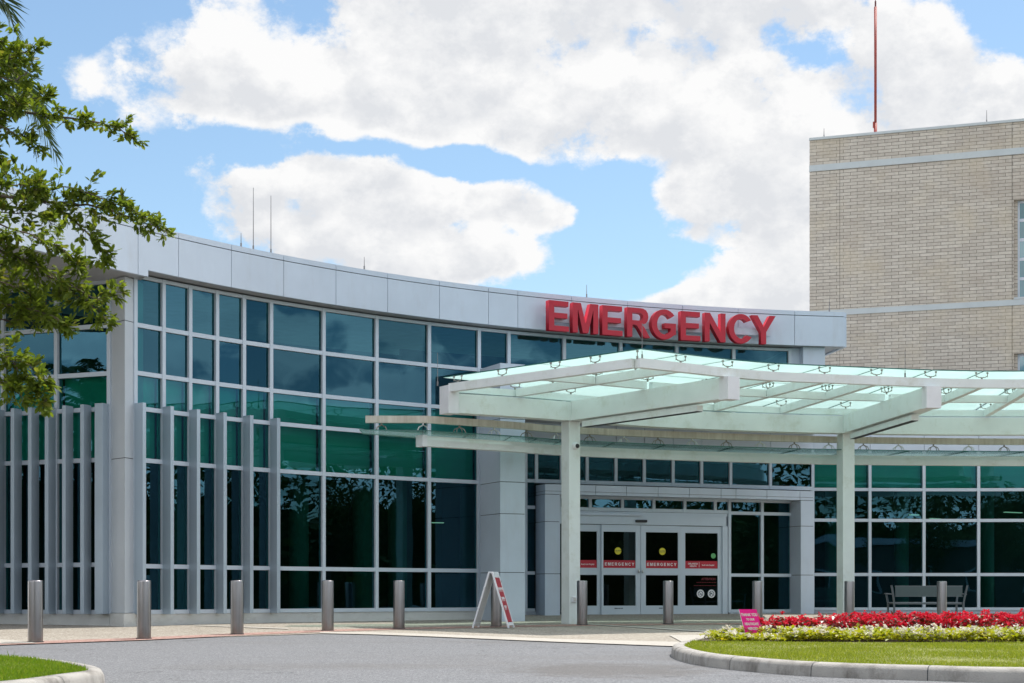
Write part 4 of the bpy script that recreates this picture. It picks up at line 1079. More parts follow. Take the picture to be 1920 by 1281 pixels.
# ------------------------------------------------------------------ bollards
bo = [(66.5, 25.86), (270, 27.5), (444.5, 29.7), (614.5, 31.9), (748, 33.3), (930.5, 34.9), (1091.5, 36.1), (1253, 36.9), (1420, 37.6), (1592.5, 38.9), (1766, 39.5)]
bl_lab = ['leftmost steel bollard, in front of the narrow fins of the shaded wall', 'steel bollard in front of the building corner column, second from the left',
 'steel bollard in front of the sunlit fins, third from the left', 'steel bollard before the wide glass bays, fourth from the left', 'steel bollard between the glass wall and the folding sign, fifth from the left',
 'steel bollard partly hidden behind the folding sign', 'steel bollard right beside the left canopy column', 'steel bollard in front of the closed sliding doors', 'steel bollard behind the magenta thank you board',
 'steel bollard beside the foot of the right canopy column', 'rightmost steel bollard, in front of the bench']
proto = None
for (px, D), lb in zip(bo, bl_lab):
    p = at(px, D); h = 1.0
    if proto is None:
        b = thing('bollard', lb, 'bollard', (0, 0, 0), 0, 'steel bollards along the kerbless edge')
        MB().lathe([(.119, -.05), (.119, .975), (.117, .99), (.112, .9955)], n=40).build('post', M['steelbollard'], b, smooth=True)
        MB().lathe([(.0, .9965), (.11, .9965), (.108, 1.0), (0.05, 1.003)], n=40).build('cap', M['steelbollard'], b)
        MB().lathe([(.119, .0), (.135, .0), (.135, .012), (.12, .014)], n=40).build('base_ring', M['joint'], b)
        for c in b.children:
            if c.name.startswith('post'): pass
        proto = b
    else:
        b = proto.copy(); COL.objects.link(b); b['label'] = lb
        for c in proto.children:
            cc_ = c.copy(); COL.objects.link(cc_); cc_.parent = b
    b.location = (p[0], p[1], G(*p) + .016); b.rotation_euler = (0, 0, random.uniform(0, 6))

# ------------------------------------------------------------------ folding sign
fs = gnd(925, 1179); fz = G(*fs) + .02
A_ = thing('folding_sign', 'white plastic A-frame sidewalk sign with a red poster facing right', 'folding sign', (fs[0], fs[1], fz), R_(-11))
def panel(sgn):
    m = MB(); H = 1.18; W = .60; sp = .385; t = .035
    # frame in the plane leaning from (sgn*sp,0) at the foot to (sgn*.02) at the top; width runs along y
    top = .03; ang = math.atan2(sp - top, H)
    def q(y, h): return Vector((sgn * (sp - (sp - top) * h / H), y, h))
    nn = Vector((sgn * math.cos(ang), 0, math.sin(ang)))
    def slab(y0, y1, h0, h1, t0, t1):
        c = [q(y0, h0), q(y1, h0), q(y1, h1), q(y0, h1)]
        m.hexa([tuple(v + nn * t0) for v in c] + [tuple(v + nn * t1) for v in c])
    slab(-W / 2, -W / 2 + .05, 0, H, -t / 2, t / 2); slab(W / 2 - .05, W / 2, 0, H, -t / 2, t / 2)
    slab(-W / 2 + .05, W / 2 - .05, .05, .11, -t / 2, t / 2 - .002); slab(-W / 2 + .05, W / 2 - .05, H - .12, H - .01, -t / 2, t / 2 - .002)
    slab(-W / 2 + .05, W / 2 - .05, .11, H - .12, -.008, .004)
    return m, slab, q, nn
m, slab, q, nn = panel(-1); lf = m.build('left_panel', M['plastic'], None, bevel=.004); lf.parent = A_
m, slab, q, nn = panel(1); rp2 = m.build('right_panel', M['plastic'], None, bevel=.004); rp2.parent = A_
m, slab, q, nn = panel(1); m.v, m.f, m.mi = [], [], []; slab(-.262, .262, .12, 1.05, .005, .012); po = m.build('poster', M['redband'], None); po.parent = rp2
m = MB(); m.box((0, 0, 1.165), (.09, .40, .035)); hg = m.build('hinge', M['plastic'], None, bevel=.005); hg.parent = A_
# poster lettering, facing right and outwards
def poster_mat(h, y=0, o=.0135):
    c = q(y, h) + nn * o; tx = Vector((0, 1, 0)); uy = nn.cross(tx).normalized()
    if uy.z < 0: uy = -uy
    return Matrix(((tx.x, uy.x, nn.x, c.x), (tx.y, uy.y, nn.y, c.y), (tx.z, uy.z, nn.z, c.z), (0, 0, 0, 1)))
rnd = random.Random(8)
for h, wid in ((.80, .40), (.60, .30), (.42, .24)):            # the poster's wording is not readable; only its white strokes are
    x = -wid / 2; shapes = []
    while x < wid / 2:
        w_ = rnd.uniform(.03, .06); shapes.append([(x, -.045), (x + w_ * .35, -.045), (x + w_ * .35, .0), (x + w_, .0), (x + w_, .05), (x, .05)]); x += w_ + .02
    tm = curve_mesh('poster_marking', shapes, .002, M['white'], None, poster_mat(h)); tm.parent = po

# ------------------------------------------------------------------ thank-you board
yb_, yD = at(1409, 24.35), 24.35
ys = thing('thank_you_board', 'tilted magenta yard board with white thank you lettering among the flowers', 'yard sign', (yb_[0], yb_[1], G(*yb_) + .14), R_(-4))
YW, YH = .265, .44; lean = -.115
m = MB()
ol = [(-YW / 2, 0), (YW / 2 - .075, .045), (YW / 2 - .0, .0 + .09), (YW / 2, YH), (-YW / 2, YH)]
def sh(x, z): return x + lean * (z / YH) * -1 * -1
pts2 = [(x - (-lean) * (z - .22) / YH, z) for x, z in [(-YW / 2, 0.0), (YW / 2, .0), (YW / 2, YH), (-YW / 2, YH)]]
m.hexa([(x, -.004, z + .02) for x, z in (pts2[0], pts2[1])] + [(x, .004, z + .02) for x, z in (pts2[1], pts2[0])] + [(x, -.004, z + .02) for x, z in (pts2[3], pts2[2])] + [(x, .004, z + .02) for x, z in (pts2[2], pts2[3])])
bd = m.build('board', M['magenta'], None); bd.parent = ys
m = MB(); x0_, z0_ = pts2[0]; x1_, z1_ = pts2[3]
m.hexa([(x0_ - .006, -.006, z0_ + .02), (x0_, -.006, z0_ + .02), (x0_, .006, z0_ + .02), (x0_ - .006, .006, z0_ + .02), (x1_ - .006, -.006, z1_ + .02), (x1_, -.006, z1_ + .02), (x1_, .006, z1_ + .02), (x1_ - .006, .006, z1_ + .02)])
e = m.build('board_edge', M['plastic'], None); e.parent = ys
for px_ in (-.06, .05):
    w_ = MB().tube([(px_ + .03, .006, -.1), (px_ - .02, .006, .32)], .003, 6).build('stake', M['steel'], None); w_.parent = ys
for txt, z_, s_ in (('THANK YOU', .355, .058), ('TO OUR', .285, .044), ('HEALTHCARE', .215, .054), ('HEROES', .145, .056)):
    cx_ = -(-lean) * (z_ - .22) / YH
    mt = Matrix(((1, lean * .9, 0, cx_), (0, 0, -1, -.0055), (0, 1, 0, z_ + .02), (0, 0, 0, 1)))
    t_ = text_mesh('board_lettering', txt, s_, M['white'], None, mt, .001, .002, sx=.72 if len(txt) < 10 else .62); t_.parent = bd
m = MB(); m.box((.01 + .01, -.0055, .10), (.09, .002, .008)); t_ = m.build('orange_flourish', principled('orange_print', (.8, .22, .03), .5), None); t_.parent = bd

# small black bed light at the left tip of the flowers
lx = gnd(1354, 1201, .14); ll = thing('bed_light', 'small black garden light at the left tip of the flower bed', 'garden light', (lx[0], lx[1], G(*lx) + .13))
for mbx, nm in ((MB().lathe([(.018, 0), (.018, .09)], n=10), 'stem'), (MB().lathe([(.03, .085), (.045, .09), (.045, .135), (.02, .145), (.0, .146)], n=14), 'head')):
    o = mbx.build(nm, M['black'], None, smooth=False); o.parent = ll

# ------------------------------------------------------------------ bench (its back towards us)
bx = at(1741, 41.4); bz = G(*bx) + .012
be = thing('bench', 'grey metal mesh bench under the glass wall with its back to the flowers', 'bench', (bx[0], bx[1], bz), R_(3))
def loc(mb, nm, mat, bev=0, par=None):
    o = mb.build(nm, mat, None, bevel=bev); o.parent = par or be; return o
BW = 1.76
loc(MB().wall((-BW / 2, -.02), (BW / 2, -.02), .60, .845, -.012, .012), 'backrest', M['benchmesh'])
m = MB().wall((-BW / 2 - .01, -.02), (BW / 2 + .01, -.02), .845, .87, -.018, .018); m.wall((-BW / 2 - .01, -.02), (BW / 2 + .01, -.02), .585, .602, -.018, .018); loc(m, 'back_rail', M['bench'], .004)
loc(MB().box((0, .24, .425), (BW + .06, .48, .022)), 'seat', M['benchmesh'])
loc(MB().box((0, -.005, .415), (BW + .1, .03, .055)).box((0, .49, .415), (BW + .1, .03, .055)), 'seat_rail', M['bench'], .004)
for s in (-1, 1):
    x = s * (BW / 2 + .03)
    m = MB()
    for y, k in ((-.03, 1), (.52, .85)):
        pts = [(x - s * .0, y, 0), (x, y, .42), (x + s * .035, y - (.03 if k == 1 else -.03), .65), (x + s * .085, y - (.05 if k == 1 else -.05), .88 if k == 1 else .66)]
        for a, b in zip(pts, pts[1:]):
            m.hexa([(a[0] - .022, a[1] - .022, a[2]), (a[0] + .022, a[1] - .022, a[2]), (a[0] + .022, a[1] + .022, a[2]), (a[0] - .022, a[1] + .022, a[2]), (b[0] - .022, b[1] - .022, b[2]), (b[0] + .022, b[1] - .022, b[2]), (b[0] + .022, b[1] + .022, b[2]), (b[0] - .022, b[1] + .022, b[2])])
        m.build('leg', M['bench'], None).parent = be; m = MB()
    m.hexa([(x + s * .05 - .03, -.07, .635), (x + s * .05 + .03, -.07, .635), (x + s * .06 + .03, .56, .655), (x + s * .06 - .03, .56, .655), (x + s * .05 - .03, -.07, .66), (x + s * .05 + .03, -.07, .66), (x + s * .06 + .03, .56, .68), (x + s * .06 - .03, .56, .68)])
    loc(m, 'armrest', M['bench'])

# ------------------------------------------------------------------ live oak at the left
def leaf_cluster(m, p, d, n, rnd, ln=.080, w=.029):
    for k in range(n):
        dd = (d + Vector((rnd.gauss(0, .75), rnd.gauss(0, .75), rnd.gauss(.05, .6)))).normalized()
        s = rnd.uniform(.7, 1.2); q = p + Vector((rnd.gauss(0, .012), rnd.gauss(0, .012), rnd.gauss(0, .012)))
        up = Vector((rnd.gauss(0, .5), rnd.gauss(0, .5), 1)); b = q + dd * ln * s
        side = dd.cross(up).normalized() * w * s * .5; nrm = side.cross(dd).normalized()
        a1 = q + dd * ln * s * .35 + side + nrm * .004; a2 = q + dd * ln * s * .75 + side * .95 + nrm * .004; c1 = q + dd * ln * s * .35 - side + nrm * .004; c2 = q + dd * ln * s * .75 - side * .95 + nrm * .004
        k0 = len(m.v); m.v += [tuple(v) for v in (q, a1, a2, b, c2, c1)]
        m.f += [(k0, k0 + 1, k0 + 2, k0 + 3), (k0, k0 + 3, k0 + 4, k0 + 5)]; m.mi += [0, 0]
def P3(px, y, D): return Vector(((px - HX) * D / F, D, (HY - y) * D / F))
OT = (-6.7, 13.2); OZ = G(*OT)
oak = thing('oak_tree', 'live oak reaching in from the left with leafy drooping branches', 'tree', (OT[0], OT[1], OZ))
rnd = random.Random(21)
wood, lf_ = MB(), MB()
trunk_path = [(OT[0], OT[1], OZ - .1), (OT[0] + .05, OT[1], OZ + .6), (OT[0] + .02, OT[1] + .03, 1.0), (OT[0] + .15, OT[1] + .05, 1.9)]
MB().tube(trunk_path, [.30, .22, .19, .17], 14).build('trunk', M['bark'], oak, smooth=True)
top = Vector(trunk_path[-1])
limbs = [  # (points as px, y, D), start radius, leaf start fraction
 ([(-420, 170, 13.6), (-220, 185, 13.9), (-60, 205, 14.2), (60, 212, 14.3), (150, 224, 14.4), (215, 238, 14.4), (248, 262, 14.4)], .030),
 ([(-300, 60, 13.6), (-120, 105, 13.8), (0, 112, 14.0), (42, 100, 14.0), (70, 84, 14.0)], .022),
 ([(-120, 105, 13.8), (-20, 140, 13.8), (30, 150, 13.9), (62, 120, 14.0)], .014),
 ([(-420, 300, 13.4), (-160, 345, 13.8), (0, 368, 14), (95, 378, 14.2), (180, 388, 14.3), (250, 410, 14.4), (318, 438, 14.4)], .032),
 ([(95, 378, 14.2), (130, 410, 14.1), (165, 440, 14.1), (200, 488, 14.1)], .010),
 ([(60, 372, 14.1), (120, 352, 14.2), (190, 372, 14.2), (225, 385, 14.2), (280, 412, 14.3)], .010),
 ([(-420, 420, 13.2), (-120, 440, 13.5), (0, 470, 13.6), (70, 500, 13.7), (130, 545, 13.8), (175, 575, 13.8), (205, 603, 13.8)], .028),
 ([(30, 480, 13.6), (90, 512, 13.6), (150, 545, 13.7), (185, 560, 13.7), (225, 548, 13.7)], .010),
 ([(-160, 520, 13.2), (-40, 560, 13.3), (30, 575, 13.4), (90, 590, 13.5), (130, 612, 13.5)], .014),
 ([(-120, 410, 13.3), (-20, 420, 13.4), (60, 440, 13.5), (120, 470, 13.6), (150, 500, 13.7)], .014),
 ([(-60, 340, 13.5), (20, 345, 13.6), (50, 352, 13.8), (85, 360, 13.8)], .010),
 ([(-300, 620, 13), (-120, 640, 13.1), (0, 665, 13.2), (40, 700, 13.2), (72, 735, 13.2), (88, 752, 13.2)], .016),
 ([(-100, 650, 13.1), (-30, 700, 13.1), (10, 725, 13.1), (45, 745, 13.1)], .010),
 ([(-30, 665, 13.1), (20, 672, 13.1), (60, 690, 13.2), (85, 716, 13.2)], .008),
 ([(-300, 240, 13.6), (-100, 255, 13.8), (-20, 275, 13.9), (5, 300, 13.9)], .012),
 ([(-60, 205, 14.2), (0, 235, 14.2), (50, 262, 14.2), (75, 275, 14.2)], .010),
 ([(-60, 90, 13.8), (-20, 160, 13.9), (20, 180, 14.0), (40, 200, 14.0)], .010),
 ([(-200, 380, 13.5), (-60, 395, 13.6), (20, 400, 13.7), (70, 405, 13.8), (110, 425, 13.8)], .012),
 ([(-200, 560, 13.3), (-60, 590, 13.4), (10, 600, 13.5), (50, 598, 13.5), (95, 585, 13.6)], .012),
 ([(-200, 440, 13.9), (-60, 470, 13.9), (40, 520, 13.9), (80, 560, 13.9), (100, 600, 13.9)], .012),
 ([(-200, 90, 14.2), (-80, 60, 14.2), (-20, 70, 14.2), (20, 90, 14.2), (30, 130, 14.2)], .010),
 ([(-200, 200, 14.4), (-80, 240, 14.4), (-10, 230, 14.4), (40, 190, 14.4), (90, 180, 14.4)], .010),
 ([(-420, 470, 13.0), (-150, 505, 13.2), (-30, 520, 13.3), (40, 540, 13.4), (60, 560, 13.5)], .016),
]
nl = 0
limb_objs = 0
def grow(pts, r0, dens=1.0, lead=None):
    path = catmull([tuple(p) for p in pts], 5); path = [Vector(p) for p in path]
    n = len(path)
    path = [p + Vector((rnd.gauss(0, .006), rnd.gauss(0, .006), rnd.gauss(0, .006))) for p in path]
    wood.tube([tuple(p) for p in path], [r0 * .6 * (1 - .88 * i / (n - 1)) + .0015 for i in range(n)], 6, cap=False)
    for i in range(n - 1):
        a, b = path[i], path[i + 1]; seg = (b - a).length; d = (b - a).normalized()
        cnt = seg * 36 * dens; cnt = int(cnt) + (rnd.random() < cnt % 1)
        for _ in range(cnt):
            p = a.lerp(b, rnd.random()); tw = (d * rnd.uniform(.4, 1.2) + Vector((rnd.gauss(0, .8), rnd.gauss(0, .8), rnd.gauss(0, .7)))).normalized()
            taper = 1 - .62 * (i / n) ; l = rnd.uniform(.05, .24) * taper
            e = p + tw * l; e.z += rnd.uniform(-.02, .02)
            wood.tube([tuple(p), tuple(p.lerp(e, .5) + Vector((0, 0, -.006))), tuple(e)], [.003, .0022, .0015], 3, cap=False)
            leaf_cluster(lf_, e, tw, rnd.randint(6, 10), rnd)
            leaf_cluster(lf_, p.lerp(e, .55), tw, rnd.randint(3, 5), rnd)
    leaf_cluster(lf_, path[-1], (path[-1] - path[-2]).normalized(), 7, rnd)
for pts, r in limbs:
    P = [P3(*q_) for q_ in pts]
    grow(P, r)
    if pts[0][0] <= -300:
        s = top + Vector((0, 0, min(1.5, max(-.6, P[0].z - top.z)) * .3)); md = s.lerp(P[0], .5) + Vector((0, 0, .12))
        wood.tube([tuple(top - Vector((0, 0, .15))), tuple(s.lerp(md, .4)), tuple(md), tuple(P[0])], [.11, .07, r * 1.6, r], 8)
# the crown outside the frame
for k in range(30):
    a = rnd.uniform(0, 6.28); el_ = rnd.uniform(.1, 1.25); ln = rnd.uniform(1.4, 2.5)
    d = Vector((math.cos(a) * math.cos(el_), math.sin(a) * math.cos(el_), math.sin(el_)))
    if d.x > .1 and el_ < 1.0: d.x = -d.x
    e = top + d * ln; md = top + d * ln * .5 + Vector((0, 0, .25)); e.x = min(e.x, -5.6)
    wood.tube([tuple(top), tuple(md), tuple(e)], [.07, .045, .02], 7)
    for j in range(3):
        q0 = md.lerp(e, rnd.uniform(.2, 1)); dd = (d + Vector((rnd.gauss(0, .7), rnd.gauss(0, .7), rnd.gauss(0, .4)))).normalized()
        q1 = q0 + dd * .5; q2 = q1 + dd * .4 + Vector((0, 0, -.12)); q1.x = min(q1.x, -5.2); q2.x = min(q2.x, -5.2)
        grow([q0, q1, q2], .014, .8)
wood.build('branches', M['bark'], oak, smooth=True)
lf_.build('crown', M['oakleaf'], oak)

# ------------------------------------------------------------------ palms
def frond(m, w, path, ll, rnd, droop=.3):
    path = [Vector(p) for p in catmull([tuple(p) for p in path], 6)]; n = len(path)
    w.tube([tuple(p) for p in path], [.028 * (1 - .9 * i / (n - 1)) + .002 for i in range(n)], 5, cap=False)
    L_ = sum((b - a).length for a, b in zip(path, path[1:])); s = 0
    for i in range(1, n - 1):
        a, b = path[i], path[i + 1]; d = (b - a).normalized(); side = d.cross(Vector((0, 0, 1))).normalized(); seg = (b - a).length
        for k in range(max(2, int(seg / .028))):
            p = a.lerp(b, rnd.random()); f = i / n; l = ll * math.sin(math.pi * min(1, .22 + f * .72)) * rnd.uniform(.85, 1.1)
            for sg in (-1, 1):
                dd = (side * sg * .8 + d * (.55 + .6 * f) + Vector((0, 0, rnd.uniform(-.25, .25)))).normalized()
                e = p + dd * l + Vector((0, 0, -droop * l)); md = p + dd * l * .5 + Vector((0, 0, -droop * l * .25)); t = Vector((0, 0, .016)) + d * .006
                k0 = len(m.v); m.v += [tuple(p - t * .6), tuple(p + t * .6), tuple(md + t), tuple(md - t), tuple(e)]
                m.f += [(k0, k0 + 3, k0 + 2, k0 + 1), (k0 + 3, k0 + 4, k0 + 2)]; m.mi += [0, 0]
def palm(c, zc, name_label, special, nf, seed, fl=2.6):
    rnd = random.Random(seed); g = G(c[0], c[1])
    t = thing('palm_tree', name_label, 'palm tree', (c[0], c[1], g))
    MB().tube([(c[0], c[1], g - .1), (c[0], c[1], g + .5), (c[0], c[1], zc - .5), (c[0], c[1], zc)], [.26, .20, .18, .24], 14).build('trunk', M['palmtrunk'], t, smooth=True)
    lm, wm = MB(), MB(); C = Vector((c[0], c[1], zc))
    for sp_ in special: frond(lm, wm, [C] + sp_, .52, rnd, .12)
    for k in range(nf):
        a = 2.399 * k; e = R_(75) - (k / nf) * R_(105); d = Vector((math.cos(a), math.sin(a), 0))
        if special and d.x > .3 : continue
        L0 = fl * rnd.uniform(.85, 1.05); ce = math.cos(e); se = math.sin(e)
        pts = [C, C + d * ce * L0 * .35 + Vector((0, 0, se * L0 * .38)), C + d * (ce * .7 + .1) * L0 + Vector((0, 0, se * L0 * .55 - .1)), C + d * (ce * .9 + .18) * L0 + Vector((0, 0, se * L0 * .5 - .75))]
        frond(lm, wm, pts, .5, rnd, .45)
    wm.build('frond_stems', M['palmleaf'], t); lm.build('fronds', M['palmleaf'], t)
    return t
pc_ = ((-170 - HX) * 20 / F, 20)
palm(pc_, (HY - 60) * 20 / F, 'palm tree at the upper left behind the oak branches', [
 [P3(-100, 40, 20), P3(0, 110, 20), P3(60, 200, 20.2), P3(105, 290, 20.4)],
 [P3(-100, 70, 20), P3(-20, 150, 19.6), P3(20, 185, 19.4), P3(60, 200, 19.2)],
 [P3(-90, 60, 20.5), P3(10, 120, 21), P3(60, 175, 21.2), P3(85, 235, 21.4)],
 [P3(-110, -30, 20.2), P3(-40, -30, 20.5), P3(10, 5, 20.7), P3(28, 60, 20.8)]], 30, 3)
palm((-16.2, 28.5), 4.6, 'palm tree left of the building, seen mirrored in its shaded glass', [], 34, 5, 3.0)

# ------------------------------------------------------------------ what the glass mirrors: far side of the drive
def far_tree(c, h, r, seed, lb, shared=[None]):
    t = thing('broadleaf_tree', lb, 'tree', (c[0], c[1], G(*c)), seed * 1.3, 'trees across the drive behind the viewer')
    if shared[0] is None:
        rnd = random.Random(3); m = MB(); w = MB()
        w.tube([(0, 0, -.2), (.05, 0, 1.2), (0, .05, 2.4)], [.28, .2, .16], 10)
        for k in range(9):
            a = k * .7; e = (math.cos(a) * 1.9, math.sin(a) * 1.9, 3.6 + (k % 3) * .9); w.tube([(0, .05, 2.2), (e[0] * .5, e[1] * .5, 3.2), e], [.11, .07, .03], 6)
        for k in range(11000):
            a = rnd.uniform(0, 6.28); u = rnd.uniform(-1, 1); s = (1 - u * u) ** .5; rr = rnd.uniform(.45, 1) * (1 + .28 * mnoise.noise(Vector((math.cos(a) * s, math.sin(a) * s, u)) * 2.2))
            p = Vector((math.cos(a) * s * 2.9 * rr, math.sin(a) * s * 2.9 * rr, 4.2 + u * 2.3 * rr)); d = Vector((rnd.gauss(0, 1), rnd.gauss(0, 1), rnd.gauss(0, 1)))
            leafq(m, p, d, Vector((0, 0, 1)), .17, .10)
        shared[0] = (w.build('trunk', M['bark'], None, smooth=True), m.build('crown', M['hedge'], None)); a, b = shared[0]
    else:
        a, b = [o.copy() for o in shared[0]]; COL.objects.link(a); COL.objects.link(b)
    a.parent = t; b.parent = t; t.scale = (r, r, h)
for i, (c, h, r, lb) in enumerate((((22, -6), 1.1, 1.2, 'tallest round tree across the drive'), ((31, 4), .9, 1.1, 'broad tree across the drive beside the low annex'), ((12, -16), 1.0, 1.3, 'wide tree across the drive straight behind the viewer'),
    ((1, -20), .9, 1.1, 'small round tree across the drive'), ((-14, -16), 1.15, 1.2, 'tree across the drive to the left'), ((40, 14), 1.0, 1.2, 'tree far right across the drive'), ((27, -14), 1.3, 1.3, 'tree behind the front row across the drive'), ((46, 24), 1.1, 1.2, 'last tree to the right across the drive'))):
    far_tree(c, h, r, i, lb)
def woods():
    rnd = random.Random(12); m = MB()
    for k in range(34000):
        a = rnd.uniform(R_(-200), R_(40)); rr = 62 + rnd.uniform(-4, 4); top_ = 10.0 + 3.0 * mnoise.noise(Vector((a * 7, 3, 0))) + 1.2 * mnoise.noise(Vector((a * 25, 8, 0)))
        p = Vector((5 + rr * math.cos(a), 14 + rr * math.sin(a), -1 + rnd.random() ** .8 * top_))
        leafq(m, p, Vector((rnd.gauss(0, 1), rnd.gauss(0, 1), rnd.gauss(0, 1))), Vector((0, 0, 1)), .7, .42)
    n = 240; b0 = len(m.v)                       # dense inner mass so that no sky shows low down
    for k in range(n + 1):
        a = R_(-200) + R_(240) * k / n
        for h in range(7):
            t_ = 7.5 + 3.0 * mnoise.noise(Vector((a * 7, 3, 0))) + 1.8 * mnoise.noise(Vector((a * 40, 5, 0)))
            rr = 64.5 + 1.6 * mnoise.noise(Vector((a * 50, h * .8, 2))); m.v.append((5 + rr * math.cos(a), 14 + rr * math.sin(a), -1.3 + t_ * h / 6))
    for k in range(n):
        for h in range(6):
            q = b0 + k * 7 + h; m.f.append((q, q + 7, q + 8, q + 1)); m.mi.append(0)
    return m.build('woodland', M['hedge'])
tag(woods(), 'dark continuous belt of trees added out of view to keep the reflections in the glass dark', 'woodland', kind='stuff')  # unseen belt added so the lower panes mirror a dark horizon
M['anx'] = principled('annex_wall', (.10, .10, .10), .8)
an = thing('low_annex', 'plain low grey service building across the drive', 'building', (38, -12, G(38, -12)), R_(40))
m = MB().box((0, 0, 2.2), (26, 9, 4.6)); o = m.build('wall', M['anx'], None); o.parent = an
m = MB().box((0, 0, 4.75), (26.6, 9.6, .45)); o = m.build('roof', M['alu'], None); o.parent = an
for k in range(5):
    f = MB().box((-10 + 5 * k, 4.52, 2.2), (2.2, .08, 1.5)).build('window', M['frame'], None); f.parent = an
    g_ = MB().box((-10 + 5 * k, 4.57, 2.2), (2.0, .04, 1.3)).build('pane', M['black'], None); g_.parent = f

# ------------------------------------------------------------------ sky with cumulus
W = bpy.data.worlds.new('World'); SC.world = W; W.use_nodes = True; nt = W.node_tree; nt.nodes.clear()
out = N(nt, 'ShaderNodeOutputWorld'); bg = N(nt, 'ShaderNodeBackground')
sky = N(nt, 'ShaderNodeTexSky'); sky.sky_type = 'NISHITA'; sky.sun_disc = False
sky.sun_elevation = math.asin(SUN.z); sky.sun_rotation = math.atan2(SUN.x, SUN.y); sky.altitude = 30; sky.air_density = 1.0; sky.dust_density = .6; sky.ozone_density = 1.6
def px_dir(x, y):
    az = math.atan((x - HX) / F); return az, math.atan((HY - y) / F * math.cos(az))
pos = [(250, 140, 110, 75, 1), (330, 225, 150, 75, 1), (450, 120, 160, 110, 1), (430, 190, 170, 90, 1), (600, 150, 230, 130, 1.1), (640, 60, 260, 90, .9), (800, 190, 260, 90, 1), (900, 90, 260, 150, 1.2), (1100, 180, 260, 110, 1.1),
       (1150, 50, 260, 110, 1.1), (1350, 70, 230, 120, 1.1), (1330, 270, 200, 80, 1.1), (1430, 180, 190, 110, 1.), (1420, 390, 160, 80, 1.), (1500, 340, 160, 90, 1), (1660, 150, 170, 140, 1.1), (1800, 170, 150, 100, 1), (1880, 230, 120, 80, .9),
       (1700, 300, 200, 80, 1), (310, 300, 70, 90, .55),
       (430, 365, 90, 60, 1), (500, 440, 110, 60, 1), (590, 320, 70, 55, 1), (680, 340, 110, 75, 1), (760, 410, 130, 70, 1.1), (650, 450, 150, 70, 1.1), (800, 480, 150, 50, 1), (930, 480, 100, 40, 1), (1010, 392, 110, 40, 1.15), (900, 370, 120, 50, .9),
       (1450, 520, 110, 60, 1), (1310, 560, 110, 28, .9), (1400, 570, 130, 40, .9), (1500, 560, 120, 60, 1), (1330, 440, 30, 16, .6), (1220, 440, 30, 20, .5), (150, 350, 25, 20, .45),
       (2150, 250, 200, 150, 1), (-200, 500, 150, 60, .8), (2100, 500, 200, 60, .9)]
neg = [(700, 298, 90, 15, .8), (565, 258, 50, 16, .8), (800, 322, 110, 18, .7), (855, 345, 40, 22, .7), (470, 320, 60, 22, .8), (300, 380, 60, 90, .6), (560, 400, 26, 30, .35), (940, 440, 120, 16, .45), (1200, 340, 36, 26, .4), (1560, 200, 30, 20, .3), (170, 200, 40, 24, .5), (450, 290, 120, 34, .9), (250, 400, 90, 70, .7), (880, 312, 90, 26, .7), (1130, 420, 50, 60, .5), (1180, 300, 40, 20, .3), (1250, 530, 60, 26, .5), (1160, 410, 60, 90, .8), (600, 285, 90, 20, .5), (1010, 318, 180, 28, .9), (1540, 85, 46, 30, .6), (60, 250, 170, 260, .7), (1260, 490, 100, 40, .6), (780, 300, 60, 18, .3), (1050, 500, 70, 50, .6), (1900, 20, 110, 60, 1.0), (250, 20, 240, 60, .8), (430, 270, 60, 26, .5)]
ng = bpy.data.node_groups.new('cloud_field', 'ShaderNodeTree')
ng.interface.new_socket('Dir', in_out='INPUT', socket_type='NodeSocketVector'); ng.interface.new_socket('Field', in_out='OUTPUT', socket_type='NodeSocketFloat'); ng.interface.new_socket('Outside', in_out='OUTPUT', socket_type='NodeSocketFloat')
gi = N(ng, 'NodeGroupInput'); go = N(ng, 'NodeGroupOutput'); d0 = gi.outputs[0]
spx = N(ng, 'ShaderNodeSeparateXYZ'); L(ng, d0, spx.inputs[0])
az = math_n(ng, 'ARCTAN2', spx.outputs[0], spx.outputs[1])
hyp = math_n(ng, 'SQRT', math_n(ng, 'ADD', math_n(ng, 'MULTIPLY', spx.outputs[0], spx.outputs[0]), math_n(ng, 'MULTIPLY', spx.outputs[1], spx.outputs[1])))
elv = math_n(ng, 'ARCTAN2', spx.outputs[2], hyp)
cm = N(ng, 'ShaderNodeCombineXYZ'); L(ng, az, cm.inputs[0]); L(ng, elv, cm.inputs[1])
